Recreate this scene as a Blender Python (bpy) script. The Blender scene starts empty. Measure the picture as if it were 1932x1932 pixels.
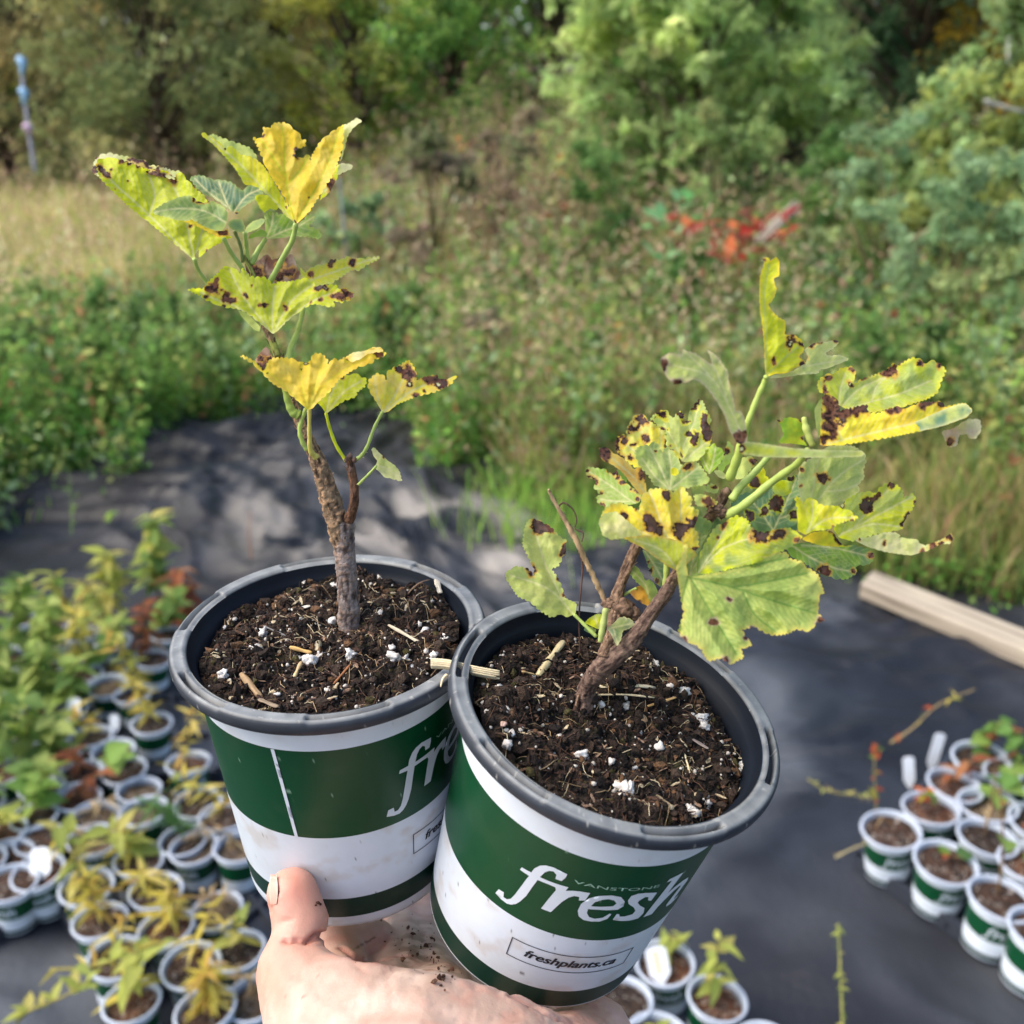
import bpy, math, random
import numpy as np
from mathutils import Vector, Matrix, geometry
random.seed(7); rng = np.random.default_rng(7)
S = bpy.context.scene
COL = S.collection

# ---------------------------------------------------------------- camera, sky, sun, exposure
PITCH = math.radians(22.0); CAMZ = 1.30
FPX = 1896.0; HALF = 966.0            # focal length and half width in reference units
cam_d = bpy.data.cameras.new('camera'); cam = bpy.data.objects.new('camera', cam_d); COL.objects.link(cam)
cam.location = (0, 0, CAMZ); cam.rotation_euler = (math.pi/2-PITCH, 0, 0)
cam_d.sensor_width = 36; cam_d.lens = FPX/(2*HALF)*36
cam_d.clip_start = 0.02; cam_d.clip_end = 500
cam_d.dof.use_dof = True; cam_d.dof.focus_distance = 0.338; cam_d.dof.aperture_fstop = 12.5
S.camera = cam
W = bpy.data.worlds.new('World'); S.world = W; W.use_nodes = True
nt = W.node_tree; sky = nt.nodes.new('ShaderNodeTexSky'); sky.sky_type = 'NISHITA'; sky.sun_disc = False
SUN_EL = math.radians(50); SUN_AZ = math.radians(-100)      # azimuth from +Y, negative = left
sky.sun_elevation = SUN_EL; sky.sun_rotation = SUN_AZ; sky.dust_density = 3.0; sky.air_density = 1.0
bg = nt.nodes['Background']; nt.links.new(sky.outputs[0], bg.inputs[0]); bg.inputs[1].default_value = 0.15
sun_d = bpy.data.lights.new('sun', 'SUN'); sun_d.energy = 1.5; sun_d.angle = math.radians(38); sun_d.color = (1, .94, .84)
sun = bpy.data.objects.new('sun', sun_d); COL.objects.link(sun); sun.location = (-3, 1, 6)
sdir = Vector((math.sin(SUN_AZ)*math.cos(SUN_EL), math.cos(SUN_AZ)*math.cos(SUN_EL), math.sin(SUN_EL)))
sun.rotation_euler = sdir.to_track_quat('Z', 'Y').to_euler()
S.view_settings.view_transform = 'Standard'; S.view_settings.look = 'None'
S.view_settings.exposure = 1.15; S.view_settings.gamma = 1
S.render.engine = 'CYCLES'
S.cycles.max_bounces = 8; S.cycles.transparent_max_bounces = 6

# ---------------------------------------------------------------- helpers
cR = np.array([1., 0, 0]); cD = np.array([0, -math.sin(PITCH), -math.cos(PITCH)]); cF = np.array([0, math.cos(PITCH), -math.sin(PITCH)])
CAM = np.array([0, 0, CAMZ])
def c2w(P):
    P = np.atleast_2d(np.asarray(P, float)); return CAM+P[:, :1]*cR+P[:, 1:2]*cD+P[:, 2:3]*cF
def un(x, y, z):
    x = np.atleast_1d(np.asarray(x, float)); y = np.atleast_1d(np.asarray(y, float)); z = np.broadcast_to(np.asarray(z, float), x.shape)
    return c2w(np.stack([(x-HALF)/FPX*z, (y-HALF)/FPX*z, z], 1))
def un1(x, y, z): return un(x, y, z)[0]
def ground(x, y, zw=0.):
    d = un1(x, y, 1.)-CAM; t = (zw-CAM[2])/d[2]; return CAM+d*t
def srgb(c):
    c = np.asarray(c, float)/255.; return np.where(c <= .04045, c/12.92, ((c+.055)/1.055)**2.4)
def hsh(i, j, k, s):
    n = (i*374761393+j*668265263+k*2147483647+s*974711) & 0xffffffff
    n = ((n ^ (n >> 13))*1274126177) & 0xffffffff; n = (n ^ (n >> 16)) & 0xffffff
    return n/float(0xffffff)
def vn(P, s=0):
    P = np.asarray(P, float); I = np.floor(P).astype(np.int64); f = P-I; f = f*f*(3-2*f); o = 0
    for a in (0, 1):
        for b in (0, 1):
            for c in (0, 1):
                w = (f[:, 0] if a else 1-f[:, 0])*(f[:, 1] if b else 1-f[:, 1])*(f[:, 2] if c else 1-f[:, 2])
                o = o+w*hsh(I[:, 0]+a, I[:, 1]+b, I[:, 2]+c, s)
    return o
def fbm(P, sc, oc=4, s=0, g=.5):
    P = np.asarray(P, float)
    if P.shape[1] == 2: P = np.c_[P, np.zeros(len(P))]
    o = 0; a = 1; t = 0
    for k in range(oc): o = o+a*vn(P*sc*2**k+k*17.3, s+k); t += a; a *= g
    return o/t
def sm(a, b, x): t = np.clip((x-a)/(b-a), 0, 1); return t*t*(3-2*t)
def mix(a, b, t):
    t = np.asarray(t)
    return a*(1-t[:, None])+b*t[:, None] if t.ndim else a*(1-t)+b*t

def tag(o, label=None, cat=None, group=None, kind=None):
    if label: o['label'] = label
    if cat: o['category'] = cat
    if group: o['group'] = group
    if kind: o['kind'] = kind
    return o
def empty(name, loc, label=None, cat=None, group=None):
    o = bpy.data.objects.new(name, None); COL.objects.link(o); o.location = loc; o.empty_display_size = .02
    return tag(o, label, cat, group)
def mesh(name, V, Fs, mat, col=None, smooth=True):
    V = np.asarray(V, np.float32)
    if isinstance(Fs, np.ndarray): Fs = [Fs]
    Fs = [np.asarray(f, np.int32) for f in Fs if len(f)]
    me = bpy.data.meshes.new(name)
    nl = sum(f.size for f in Fs); nf = sum(len(f) for f in Fs)
    me.vertices.add(len(V)); me.vertices.foreach_set('co', V.ravel())
    me.loops.add(nl); me.loops.foreach_set('vertex_index', np.concatenate([f.ravel() for f in Fs]))
    me.polygons.add(nf)
    tot = np.concatenate([np.full(len(f), f.shape[1], np.int32) for f in Fs])
    me.polygons.foreach_set('loop_start', np.concatenate([[0], np.cumsum(tot)[:-1]]).astype(np.int32))
    me.polygons.foreach_set('loop_total', tot)
    me.polygons.foreach_set('use_smooth', np.full(nf, smooth))
    me.update(calc_edges=True)
    if col is not None:
        col = np.asarray(col, np.float32)
        if col.ndim == 1: col = np.tile(col, (len(V), 1))
        a = me.color_attributes.new('Col', 'FLOAT_COLOR', 'POINT')
        a.data.foreach_set('color', np.c_[col, np.ones(len(V), np.float32)].astype(np.float32).ravel())
    if mat: me.materials.append(mat)
    return me
def obj(name, me, parent=None, loc=(0, 0, 0)):
    o = bpy.data.objects.new(name, me); COL.objects.link(o); o.location = loc
    if parent: o.parent = parent
    return o
def mk(name, V, F, mat, parent=None, col=None, smooth=True):
    """world-space vertices; stored relative to the parent (or to their own base when top-level)"""
    V = np.asarray(V, float)
    if parent is not None: loc = np.array(parent.location) if parent.parent is None else np.array(parent.location)+np.array(parent.parent.location); return obj(name, mesh(name, V-loc, F, mat, col, smooth), parent)
    b = np.array([V[:, 0].mean(), V[:, 1].mean(), V[:, 2].min()])
    return obj(name, mesh(name, V-b, F, mat, col, smooth), None, b)
class B:                                             # collects pieces into one mesh
    def __init__(s): s.V = []; s.F = {}; s.C = []; s.n = 0
    def add(s, V, F, c=None):
        V = np.asarray(V, float); s.V.append(V)
        for f in (F if isinstance(F, list) else [F]):
            f = np.asarray(f)
            if len(f): s.F.setdefault(f.shape[1], []).append(f+s.n)
        s.n += len(V)
        c = np.array([.5, .5, .5]) if c is None else np.asarray(c, float)
        s.C.append(np.tile(c, (len(V), 1)) if c.ndim == 1 else c)
        return s
    def arr(s): return np.concatenate(s.V), [np.concatenate(f) for f in s.F.values()], np.concatenate(s.C)
    def mk(s, name, mat, parent=None, smooth=True):
        V, F, C = s.arr(); return mk(name, V, F, mat, parent, C, smooth)
    def me(s, name, mat, smooth=True):
        V, F, C = s.arr(); return mesh(name, V, F, mat, C, smooth)
def tube(P, R, n=8, cap=True):
    P = np.asarray(P, float); R = np.broadcast_to(np.asarray(R, float), (len(P),))
    T = np.gradient(P, axis=0); T /= np.linalg.norm(T, axis=1)[:, None]+1e-12
    u = np.cross(T[0], [0.31, .2, .93]); u /= np.linalg.norm(u); U = []
    for t in T: u = u-t*u.dot(t); u = u/(np.linalg.norm(u)+1e-12); U.append(u)
    U = np.array(U); Vv = np.cross(T, U); a = np.arange(n)*2*np.pi/n
    V = (P[:, None]+R[:, None, None]*(np.cos(a)[None, :, None]*U[:, None]+np.sin(a)[None, :, None]*Vv[:, None])).reshape(-1, 3)
    i = np.arange(len(P)-1)[:, None]*n; j = np.arange(n)[None]; k = (j+1) % n
    F = np.stack([i+j, i+k, i+n+k, i+n+j], -1).reshape(-1, 4); Fl = [F]
    if cap:
        m = len(V); V = np.vstack([V, P[0]-T[0]*R[0]*.3, P[-1]+T[-1]*R[-1]*.5]); l = (len(P)-1)*n; jj = np.arange(n); kk = (jj+1) % n
        Fl.append(np.stack([np.full(n, m), kk, jj], 1)); Fl.append(np.stack([np.full(n, m+1), l+jj, l+kk], 1))
        Fl = [Fl[0], np.vstack(Fl[1:])]
    return V, Fl
def spline(P, m=8):
    P = np.asarray(P, float)
    if len(P) < 3: return np.array([P[0]+(P[-1]-P[0])*t for t in np.linspace(0, 1, m+1)])
    Q = np.vstack([2*P[0]-P[1], P, 2*P[-1]-P[-2]]); o = []
    for i in range(1, len(Q)-2):
        for t in np.arange(m)/m:
            o.append(.5*((2*Q[i])+(-Q[i-1]+Q[i+1])*t+(2*Q[i-1]-5*Q[i]+4*Q[i+1]-Q[i+2])*t*t+(-Q[i-1]+3*Q[i]-3*Q[i+1]+Q[i+2])*t**3))
    o.append(P[-1]); return np.array(o)
def ico(sub=1):
    import bmesh
    b = bmesh.new(); bmesh.ops.create_icosphere(b, subdivisions=sub, radius=1)
    V = np.array([v.co[:] for v in b.verts]); F = np.array([[v.index for v in f.verts] for f in b.faces]); b.free(); return V, F
ICO = {k: ico(k) for k in (1, 2, 3)}
def inpoly(P, poly):
    x, y = P[:, 0], P[:, 1]; r = np.zeros(len(P), bool); q = np.asarray(poly); n = len(q)
    for i in range(n):
        x1, y1 = q[i]; x2, y2 = q[(i+1) % n]
        c = ((y1 > y) != (y2 > y)) & (x < (x2-x1)*(y-y1)/(y2-y1+1e-12)+x1); r ^= c
    return r
def segdist(P, A, Bq):
    P = np.asarray(P, float); D = np.full(len(P), 1e9)
    for a, b in zip(A, Bq):
        d = b-a; L = (d**2).sum()+1e-9; t = np.clip(((P-a)@d)/L, 0, 1); q = P-a-t[:, None]*d; D = np.minimum(D, (q**2).sum(1))
    return np.sqrt(D)
def resample(P, sp):
    P = np.asarray(P, float); o = []
    for i in range(len(P)):
        a, b = P[i], P[(i+1) % len(P)]; n = max(1, int(round(np.linalg.norm(b-a)/sp)))
        for k in range(n): o.append(a+(b-a)*k/n)
    return np.array(o)
def fill(outline, sp, holes=()):
    """triangulated fill of a 2D outline with interior points"""
    bd = [resample(outline, sp)]+[resample(h, sp) for h in holes]; allb = np.vstack(bd)
    E = []; n = 0
    for b in bd: E += [(n+i, n+(i+1) % len(b)) for i in range(len(b))]; n += len(b)
    lo, hi = allb.min(0), allb.max(0); gx, gy = np.meshgrid(np.arange(lo[0], hi[0], sp), np.arange(lo[1], hi[1], sp*.87))
    gx[1::2] += sp/2; G = np.stack([gx.ravel(), gy.ravel()], 1); G = G+rng.uniform(-.15, .15, G.shape)*sp
    k = inpoly(G, bd[0])
    for h in bd[1:]: k &= ~inpoly(G, h)
    G = G[k]
    if len(G):
        A = np.vstack([b for b in bd]); Bn = np.vstack([np.roll(b, -1, 0) for b in bd]); G = G[segdist(G, A, Bn) > sp*.5]
    pts = np.vstack([allb, G]) if len(G) else allb
    r = geometry.delaunay_2d_cdt([Vector(p) for p in pts.tolist()], E, [], 0, 1e-5)
    V = np.array([v[:] for v in r[0]]); F = np.array([f for f in r[2] if len(f) == 3]); c = V[F].mean(1); k = inpoly(c, bd[0])
    for h in bd[1:]: k &= ~inpoly(c, h)
    return V, F[k], bd
# ---------------------------------------------------------------- materials
def mat(name, rough=.6, spec=.5, col=None, attr=True, trans=0., bump=0., bscale=800., bdist=.0005, var=0., vscale=60., sss=0., sheen=0., metal=0.):
    m = bpy.data.materials.new(name); m.use_nodes = True; n = m.node_tree; b = n.nodes['Principled BSDF']
    b.inputs['Roughness'].default_value = rough; b.inputs['Specular IOR Level'].default_value = spec; b.inputs['Metallic'].default_value = metal
    if attr: s = n.nodes.new('ShaderNodeVertexColor'); s.layer_name = 'Col'; out = s.outputs[0]
    else: s = n.nodes.new('ShaderNodeRGB'); s.outputs[0].default_value = (*col, 1); out = s.outputs[0]
    tc = n.nodes.new('ShaderNodeTexCoord')
    if var:
        no = n.nodes.new('ShaderNodeTexNoise'); no.inputs['Scale'].default_value = vscale; no.inputs['Detail'].default_value = 6; n.links.new(tc.outputs['Object'], no.inputs['Vector'])
        mr = n.nodes.new('ShaderNodeMapRange'); mr.inputs['From Min'].default_value = .3; mr.inputs['From Max'].default_value = .7; mr.inputs['To Min'].default_value = 1-var; mr.inputs['To Max'].default_value = 1+var
        n.links.new(no.outputs[0], mr.inputs[0])
        hs = n.nodes.new('ShaderNodeHueSaturation'); n.links.new(mr.outputs[0], hs.inputs['Value']); n.links.new(out, hs.inputs['Color']); out = hs.outputs[0]
    n.links.new(out, b.inputs['Base Color'])
    if bump:
        no = n.nodes.new('ShaderNodeTexNoise'); no.inputs['Scale'].default_value = bscale; no.inputs['Detail'].default_value = 5; n.links.new(tc.outputs['Object'], no.inputs['Vector'])
        bu = n.nodes.new('ShaderNodeBump'); bu.inputs['Strength'].default_value = bump; bu.inputs['Distance'].default_value = bdist
        n.links.new(no.outputs[0], bu.inputs['Height']); n.links.new(bu.outputs[0], b.inputs['Normal'])
    if sss:
        b.inputs['Subsurface Weight'].default_value = sss; b.inputs['Subsurface Radius'].default_value = (1, .5, .35); b.inputs['Subsurface Scale'].default_value = .004
    if trans:
        t = n.nodes.new('ShaderNodeBsdfTranslucent'); mx = n.nodes.new('ShaderNodeMixShader'); mx.inputs[0].default_value = trans
        g = n.nodes.new('ShaderNodeGamma'); g.inputs[1].default_value = .85; n.links.new(out, g.inputs[0]); n.links.new(g.outputs[0], t.inputs[0])
        n.links.new(b.outputs[0], mx.inputs[1]); n.links.new(t.outputs[0], mx.inputs[2]); n.links.new(mx.outputs[0], n.nodes['Material Output'].inputs[0])
    return m
M = dict(
    leaf=mat('currant_leaf', .5, .3, trans=.5, bump=.35, bscale=1100, bdist=.0005, var=.08, vscale=500),
    stalk=mat('leaf_stalk', .5, .4, trans=.15, var=.1, vscale=300),
    bark=mat('bark', .8, .2, bump=.9, bscale=1400, bdist=.0007, var=.3, vscale=700),
    soil=mat('potting_soil', .9, .25, bump=1., bscale=1500, bdist=.0012, var=.35, vscale=900),
    perlite=mat('perlite', .85, .3, bump=.6, bscale=1500, bdist=.0005),
    straw=mat('straw', .6, .3, bump=.4, bscale=1000, bdist=.0004, var=.15, vscale=500),
    print=mat('printed_plastic', .38, .3, var=.03, vscale=150), inner=mat('inner_wall_plastic', .5, .12, var=.1, vscale=150), rim=mat('rim_plastic', .48, .35, bump=.25, bscale=900, bdist=.0003, var=.12, vscale=220),
    skin=mat('skin', .48, .4, sss=.22, bump=.3, bscale=1100, bdist=.0004, var=.04, vscale=250),
    veg=mat('foliage', .6, .2, trans=.52), twig=mat('twig', .8, .2), cloth=mat('ground_cloth', .48, .25, bump=.4, bscale=60, bdist=.006, var=.15, vscale=8),
    wood=mat('weathered_wood', .75, .25, bump=.5, bscale=90, bdist=.002), earth=mat('earth', .95, .1, bump=1., bscale=40, bdist=.03, var=.3, vscale=12),
    plastic=mat('pot_plastic', .4, .45))

# ---------------------------------------------------------------- large structure: terrain, cloth (built below in ground part)
# ---------------------------------------------------------------- held pots
HL, RT, RB, PH = .006, .048, .0401, .1048
GREEN = srgb((6, 63, 36)); GREEN_D = srgb((10, 48, 38)); WHITE = srgb((203, 211, 219)); RIMC = srgb((34, 40, 50)); RIMW = srgb((158, 160, 158)); INNER = srgb((17, 20, 27))
class Frame:
    def __init__(s, c, a):
        a = np.array(a, float); a /= np.linalg.norm(a); w = np.array([0, 0, -1.]); w -= a*w.dot(a); w /= np.linalg.norm(w); r = np.cross(a, w)
        if r[0] < 0: r = -r
        s.c, s.a, s.w, s.r = np.array(c, float), a, w, r
    def P(s, phi, R, h):
        phi, R, h = np.broadcast_arrays(phi, R, h); phi = phi.ravel(); R = R.ravel(); h = h.ravel()
        return c2w(s.c-s.a*h[:, None]+s.w*(R*np.cos(phi))[:, None]+s.r*(R*np.sin(phi))[:, None])
    def hit(s, x, y, h):                              # pixel -> point on the plane h below the rim: (phi, R)
        d = np.array([(x-HALF)/FPX, (y-HALF)/FPX, 1.]); t = ((s.c-s.a*h)@s.a)/(d@s.a); p = t*d-(s.c-s.a*h)
        return math.atan2(p@s.r, p@s.w), math.hypot(p@s.r, p@s.w)
    def depth(s, x, y, h):
        d = np.array([(x-HALF)/FPX, (y-HALF)/FPX, 1.]); return ((s.c-s.a*h)@s.a)/(d@s.a)
FL = Frame((-0.0642, 0.0403, 0.3542), (-0.0188, -1, -0.4806)); FR = Frame((0.0339, 0.0612, 0.323), (0.2917, -1, -0.593))
def rad(h): return RT+(RB-RT)*(h-.004)/(PH-.004)
def lathe(fr, prof, n, colf=None, off=None):
    """prof: list of (R, h); off(phi, i) -> (dR, dh)"""
    ph = np.linspace(-np.pi, np.pi, n, endpoint=False); V = []; C = []
    for i, (R, h) in enumerate(prof):
        dR, dh = off(ph, i) if off else (0, 0); V.append(fr.P(ph, R+dR+0*ph, h+dh+0*ph)); C.append(colf(ph, np.full(n, R), h, i) if colf else np.tile([.5]*3, (n, 1)))
    m = len(prof); i = np.arange(m-1)[:, None]*n; j = np.arange(n)[None]; k = (j+1) % n
    return np.vstack(V), np.stack([i+j, i+n+j, i+n+k, i+k], -1).reshape(-1, 4), np.vstack(C)
FRESH = dict(
 fr=[(-21.93,55.65),(-21.21,52.94),(-19.27,52.64),(-18.98,54.74),(-17.69,54.67),(-16.54,53.27),(-15.76,50.46),(-14.97,46.19),(-14.06,41.02),(-13.61,38.9),(-16.8,38.63),(-16.47,37.2),(-13.32,36.94),(-12.95,34.64),(-11.7,32.19),(-10.22,30.85),(-7.92,30.13),(-3.64,30.68),(-3.7,32.43),(-4.36,34.55),(-6.26,34.64),(-6.39,32.73),(-7.5,31.8),(-8.76,32.43),(-9.78,34.06),(-10.53,36.93),(-7.67,36.78),(-1.83,36.25),(-2.21,38.2),(-0.45,37.2),(1.69,36.54),(4.7,36.24),(4.28,40.24),(2.55,40.9),(2.27,39.24),(0.73,39.33),(-0.6,40.88),(-1.82,43.6),(-2.67,46.49),(-3.7,50.3),(-6.81,50.35),(-5.78,44.24),(-4.84,39.5),(-5.31,38.34),(-7.3,38.24),(-10.85,38.62),(-11.55,42.66),(-12.35,48.03),(-13.54,52.05),(-14.47,54.08),(-15.74,55.66),(-17.24,56.53),(-19.46,56.41)],
 e=[(3.6,45.9),(3.63,42.27),(5.08,38.77),(7.65,36.85),(11.2,35.91),(14.27,36.59),(16.26,39.03),(16.66,41.48),(15.4,43.24),(11.87,43.65),(9.02,43.75),(6.28,44.11),(6.52,46.17),(7.78,47.99),(9.76,48.53),(12.04,47.63),(13.52,45.38),(14.17,45.68),(13.69,48.16),(11.63,49.84),(9.17,50.18),(6.53,49.86),(4.71,48.57)],
 s=[(26.43,36.55),(26.0,40.73),(24.51,39.95),(23.95,38.07),(22.58,37.67),(21.17,39.12),(21.03,40.3),(22.56,42.21),(25.02,44.23),(25.9,47.35),(25.0,49.82),(22.2,50.17),(18.83,49.75),(15.6,48.8),(15.87,45.71),(16.84,45.78),(17.28,47.06),(19.12,47.3),(21.63,46.59),(21.96,44.81),(20.53,42.63),(17.97,40.39),(17.12,38.49),(17.4,36.12),(19.3,35.17),(22.05,35.31)],
 h=[(27.0,50),(30.0,31.9),(28.1,31.9),(28.4,30.4),(33.6,29.5),(32.0,39.4),(34.2,37.2),(37,36),(39.8,36.3),(40.9,38.6),(39.9,43.5),(39.2,47.3),(39.9,48.1),(41.6,46.9),(41.5,48.6),(39.2,50.3),(36.8,50),(36,48.3),(36.9,43.6),(37.9,39.8),(37.1,38.7),(35,39.8),(32.6,43.5),(31.2,46.4),(30.4,50)])
EHOLE = [(6.69,42.48),(7.25,40.23),(8.89,38.66),(10.77,37.93),(12.72,38.45),(13.91,39.9),(13.33,41.43),(9.93,42.08)]
def text_poly(s, size, shear=.0, bold=.0):
    cu = bpy.data.curves.new('t', 'FONT'); cu.body = s; cu.size = size; cu.shear = shear; cu.offset = bold; cu.resolution_u = 3
    o = bpy.data.objects.new('t', cu); COL.objects.link(o); bpy.context.view_layer.update()
    me = bpy.data.meshes.new_from_object(o.evaluated_get(bpy.context.evaluated_depsgraph_get()))
    V = np.array([v.co[:2] for v in me.vertices]); F = [tuple(p.vertices) for p in me.polygons]; T = []
    for f in F:
        for k in range(1, len(f)-1): T.append((f[0], f[k], f[k+1]))
    bpy.data.objects.remove(o); bpy.data.curves.remove(cu); bpy.data.meshes.remove(me); return V, np.array(T)
def printed(fr, du, dh, parent):
    """lettering laid on the cone 0.12 mm proud; u, h in mm"""
    def place(uv): return fr.P((uv[:, 0]+du)/44., rad((uv[:, 1]+dh)/1000.)+.00016, (uv[:, 1]+dh)/1000.)
    b = B()
    for k, pl in FRESH.items():
        V, F, _ = fill(pl, 1.1, [EHOLE] if k == 'e' else []); b.add(place(V), F, WHITE)
    b.mk('brand_lettering', M['print'], parent)
    b = B(); V, F = text_poly('VANSTONE', 2.1)
    wds = V[:, 0]; V[:, 0] = -1.2+(wds-wds.min())/(wds.max()-wds.min())*27; V[:, 1] = 33.4-V[:, 1]; b.add(place(V), F, srgb((150, 185, 165))); b.mk('small_lettering', M['print'], parent)
    b = B(); V, F = text_poly('freshplants.ca', 5.2, .25, .055); V[:, 0] = -6.3+(V[:, 0]-V[:, 0].min())/(V[:, 0].max()-V[:, 0].min())*32.6; V[:, 1] = 76.3-V[:, 1]*1.05
    
    for q_ in range(3): W_ = V+np.array([.12*q_, .05*(q_ % 2)]); b.add(fr.P((W_[:, 0]+du)/44., rad((W_[:, 1]+dh)/1000.)+.00016+.00001*q_, (W_[:, 1]+dh)/1000.), F, srgb((30, 30, 34)))
    b.mk('web_address', M['print'], parent)
    b = B()
    for (x0, y0, x1, y1) in ((-12, 69.9, 32.2, 70.3), (-12, 79.2, 32.2, 79.6), (-12, 70.3, -11.6, 79.2), (31.8, 70.3, 32.2, 79.2)):
        V, F, _ = fill([(x0, y0), (x1, y0), (x1, y1), (x0, y1)], 1.5); b.add(place(V), F, srgb((60, 60, 66)))
    b.mk('address_border', M['print'], parent)
def held_pot(fr, label, dh, du, seam, soil_h, seed, tray_rot):
    base = fr.P(0, 0, PH)[0]; t = empty('plant_pot', base, label, 'pot', 'printed plant pots held in the hand')
    n = 200
    def bodycol(ph, R, h, i):
        hh = h*1000-dh; P = np.stack([np.cos(ph)*R*100, np.sin(ph)*R*100, np.full(len(ph), h*100)], 1)
        g = (21.3 < hh < 60.5); g2 = (91 < hh < 100.6)
        c = np.tile(GREEN if g else (GREEN_D if g2 else WHITE), (len(ph), 1))
        nz = fbm(P, 1.1, 4, seed+3); dirt = sm(.52, .7, nz)*(.38 if not (g or g2) else .03)*(1 if hh > 60 else .35); c = mix(c, srgb((178, 160, 140)), dirt)
        sp = vn(P*9, seed+9)*vn(P*4.3, seed+4)
        clear = 1-(68 < hh < 81)*(np.abs(ph*44-du-10) < 26)
        if not (g or g2): c = mix(c, srgb((70, 60, 50)), clear*sm(.66, .72, sp)*.8*(1 if hh > 60 else .3))
        else: c = mix(c, srgb((150, 185, 160)), sm(.72, .76, sp)*.55)
        return c
    hs = [.0045]
    edges = [(21.3+dh)/1000, (60.5+dh)/1000, (91+dh)/1000, (100.6+dh)/1000]
    pts = list(np.linspace(.0057, .1012, 75))
    for e_ in edges: pts += [e_-.00005, e_+.00005]
    pts = sorted(set(np.round(pts, 6)))
    pts = [p for p in pts if p < .1013 and not any(1e-9 < abs(p-e_)-.00005 < .0004 for e_ in edges)]
    prof = [(rad(h), h) for h in pts]+[(rad(.1013)-.0002, .1013), (rad(.1013)-.0022, .1016), (rad(.1013)-.0024, .1040), (rad(.1013)-.0034, .1048), (.001, .1040)]
    dent = lambda ph, i: ((fbm(np.stack([np.cos(ph)*1.5, np.sin(ph)*1.5, np.full(n*3, i*.02)], 1), 1., 2, seed)-.5)*.00012, 0)
    # scalloped foot: feet alternate with recesses
    def off(ph, i):
        d = dent(ph, i); lastn = len(prof)-i
        if lastn <= 4 and lastn > 1: return d[0]-.0012*(np.sin(ph*6+seed) > .55), -.0012*(np.sin(ph*6+seed) > .55)
        return d
    V, F, C = lathe(fr, prof, n*3, bodycol, off); mk('body', V, F, M['print'], t, C)
    printed(fr, du, dh, t)
    if seam:
        uv, Fv, _ = fill([(-12.9, 17.3), (-11.7, 17.2), (-9.5, 56.3), (-10.7, 56.4)], 1.2); mk('seam_line', fr.P(uv[:, 0]/44., rad(uv[:, 1]/1000.)+.0002, uv[:, 1]/1000.), Fv, M['print'], t, WHITE)
    # rim: rolled lip, flat top with slots, ribbed inner wall
    def slot(ph):
        x = ((ph+tray_rot) % (np.pi/3)); return sm(.30, .33, x)*(1-sm(.80, .83, x))   # arcs where the top opens into a groove
    prof = [(.0474, .0056), (.0522, .0060), (.0538, .0056), (.0547, .0045), (.0550, .0030), (.0549, .0016), (.0545, .0006), (.0537, 0), (.0530, 0), (.0527, .0001), (.0512, .0001), (.0509, .0001), (.0504, .0), (.0499, .0001), (.0493, .0006), (.0488, .0012), (.0480, .0035), (.0468, .0060), (.0462, .0064), (.0460, .0090), (.0456, .0094), (.0453, .0120), (.0449, .0124), (.0440, .030)]
    def off(ph, i):
        s_ = slot(ph)
        if i in (9, 10): return 0*ph, s_*.0034
        if i in (8, 11): return 0*ph+(.0002 if i == 8 else -.0002)*s_, s_*.0002
        if i in (12, 13, 14): return -s_*.0005, s_*.0010
        if i in (5, 6, 7): return 0*ph, s_*.0006*(1 if i > 5 else .3)
        return 0*ph, 0*ph
    def rc(ph, R, h, i):
        P = np.stack([np.cos(ph)*R*100, np.sin(ph)*R*100, np.full(len(ph), h*100)], 1); nz = fbm(P, 2.2, 5, seed+30)
        worn = (.8 if 7 <= i <= 14 else .05)*(.62+.5*sm(.1, .8, nz)); c = mix(np.tile(RIMC, (len(ph), 1)) if i < 15 else np.tile(INNER, (len(ph), 1)), RIMW, worn*.75 if i < 15 else worn*.15)
        if i in (9, 10): c = mix(c, INNER, slot(ph)*.8)
        return mix(c, srgb((170, 168, 160)), sm(.62, .66, vn(P*14, seed+7)*vn(P*7, seed))*.6)
    V, F, C = lathe(fr, prof, n*3, rc, off); k_ = 15*n*3; mk('rim', V[:k_+n*3], F[:k_, ::-1], M['rim'], t, C[:k_+n*3])
    v2 = V[k_:]; mk('inner_wall', v2, (F[k_:]-k_)[:, ::-1], M['inner'], t, np.tile(srgb((20, 25, 33)), (len(v2), 1)))
    # soil
    nr, na = 150, 420; Rm = .0455
    rr = np.linspace(0, 1, nr)**.75*Rm; aa = np.linspace(-np.pi, np.pi, na, endpoint=False); RR, AA = np.meshgrid(rr, aa, indexing='ij'); RR = RR.ravel(); AA = AA.ravel()
    def sh(phi, R):
        P = np.stack([np.cos(phi)*R, np.sin(phi)*R, 0*R], 1)*1000
        z = (fbm(P, 1/16., 2, seed)-.5)*9.+(fbm(P, 1/5.5, 3, seed+5)-.5)*8.+np.abs(fbm(P, 1/2.2, 3, seed+8)-.5)*4.2+(vn(P*1.6, seed+2)-.5)*.7
        z -= np.clip((R-.040)/.006, 0, 1)**1.3*2.2
        z += tilt[0]*P[:, 0]/46.+tilt[1]*P[:, 1]/46.
        return soil_h-z/1000.
    tilt = {1: (-2.0, 2.2), 2: (.0, -3.)}[seed]
    H = sh(AA, RR); V = fr.P(AA, RR, H)
    i = np.arange(nr-1)[:, None]*na; j = np.arange(na)[None]; k = (j+1) % na
    F = np.stack([i+j, i+k, i+na+k, i+na+j], -1).reshape(-1, 4)
    P3 = np.stack([np.cos(AA)*RR, np.sin(AA)*RR, H], 1)*1000
    nz = fbm(P3, 1/3., 5, seed+40); n2 = fbm(P3, 1/9., 3, seed+41)
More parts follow.
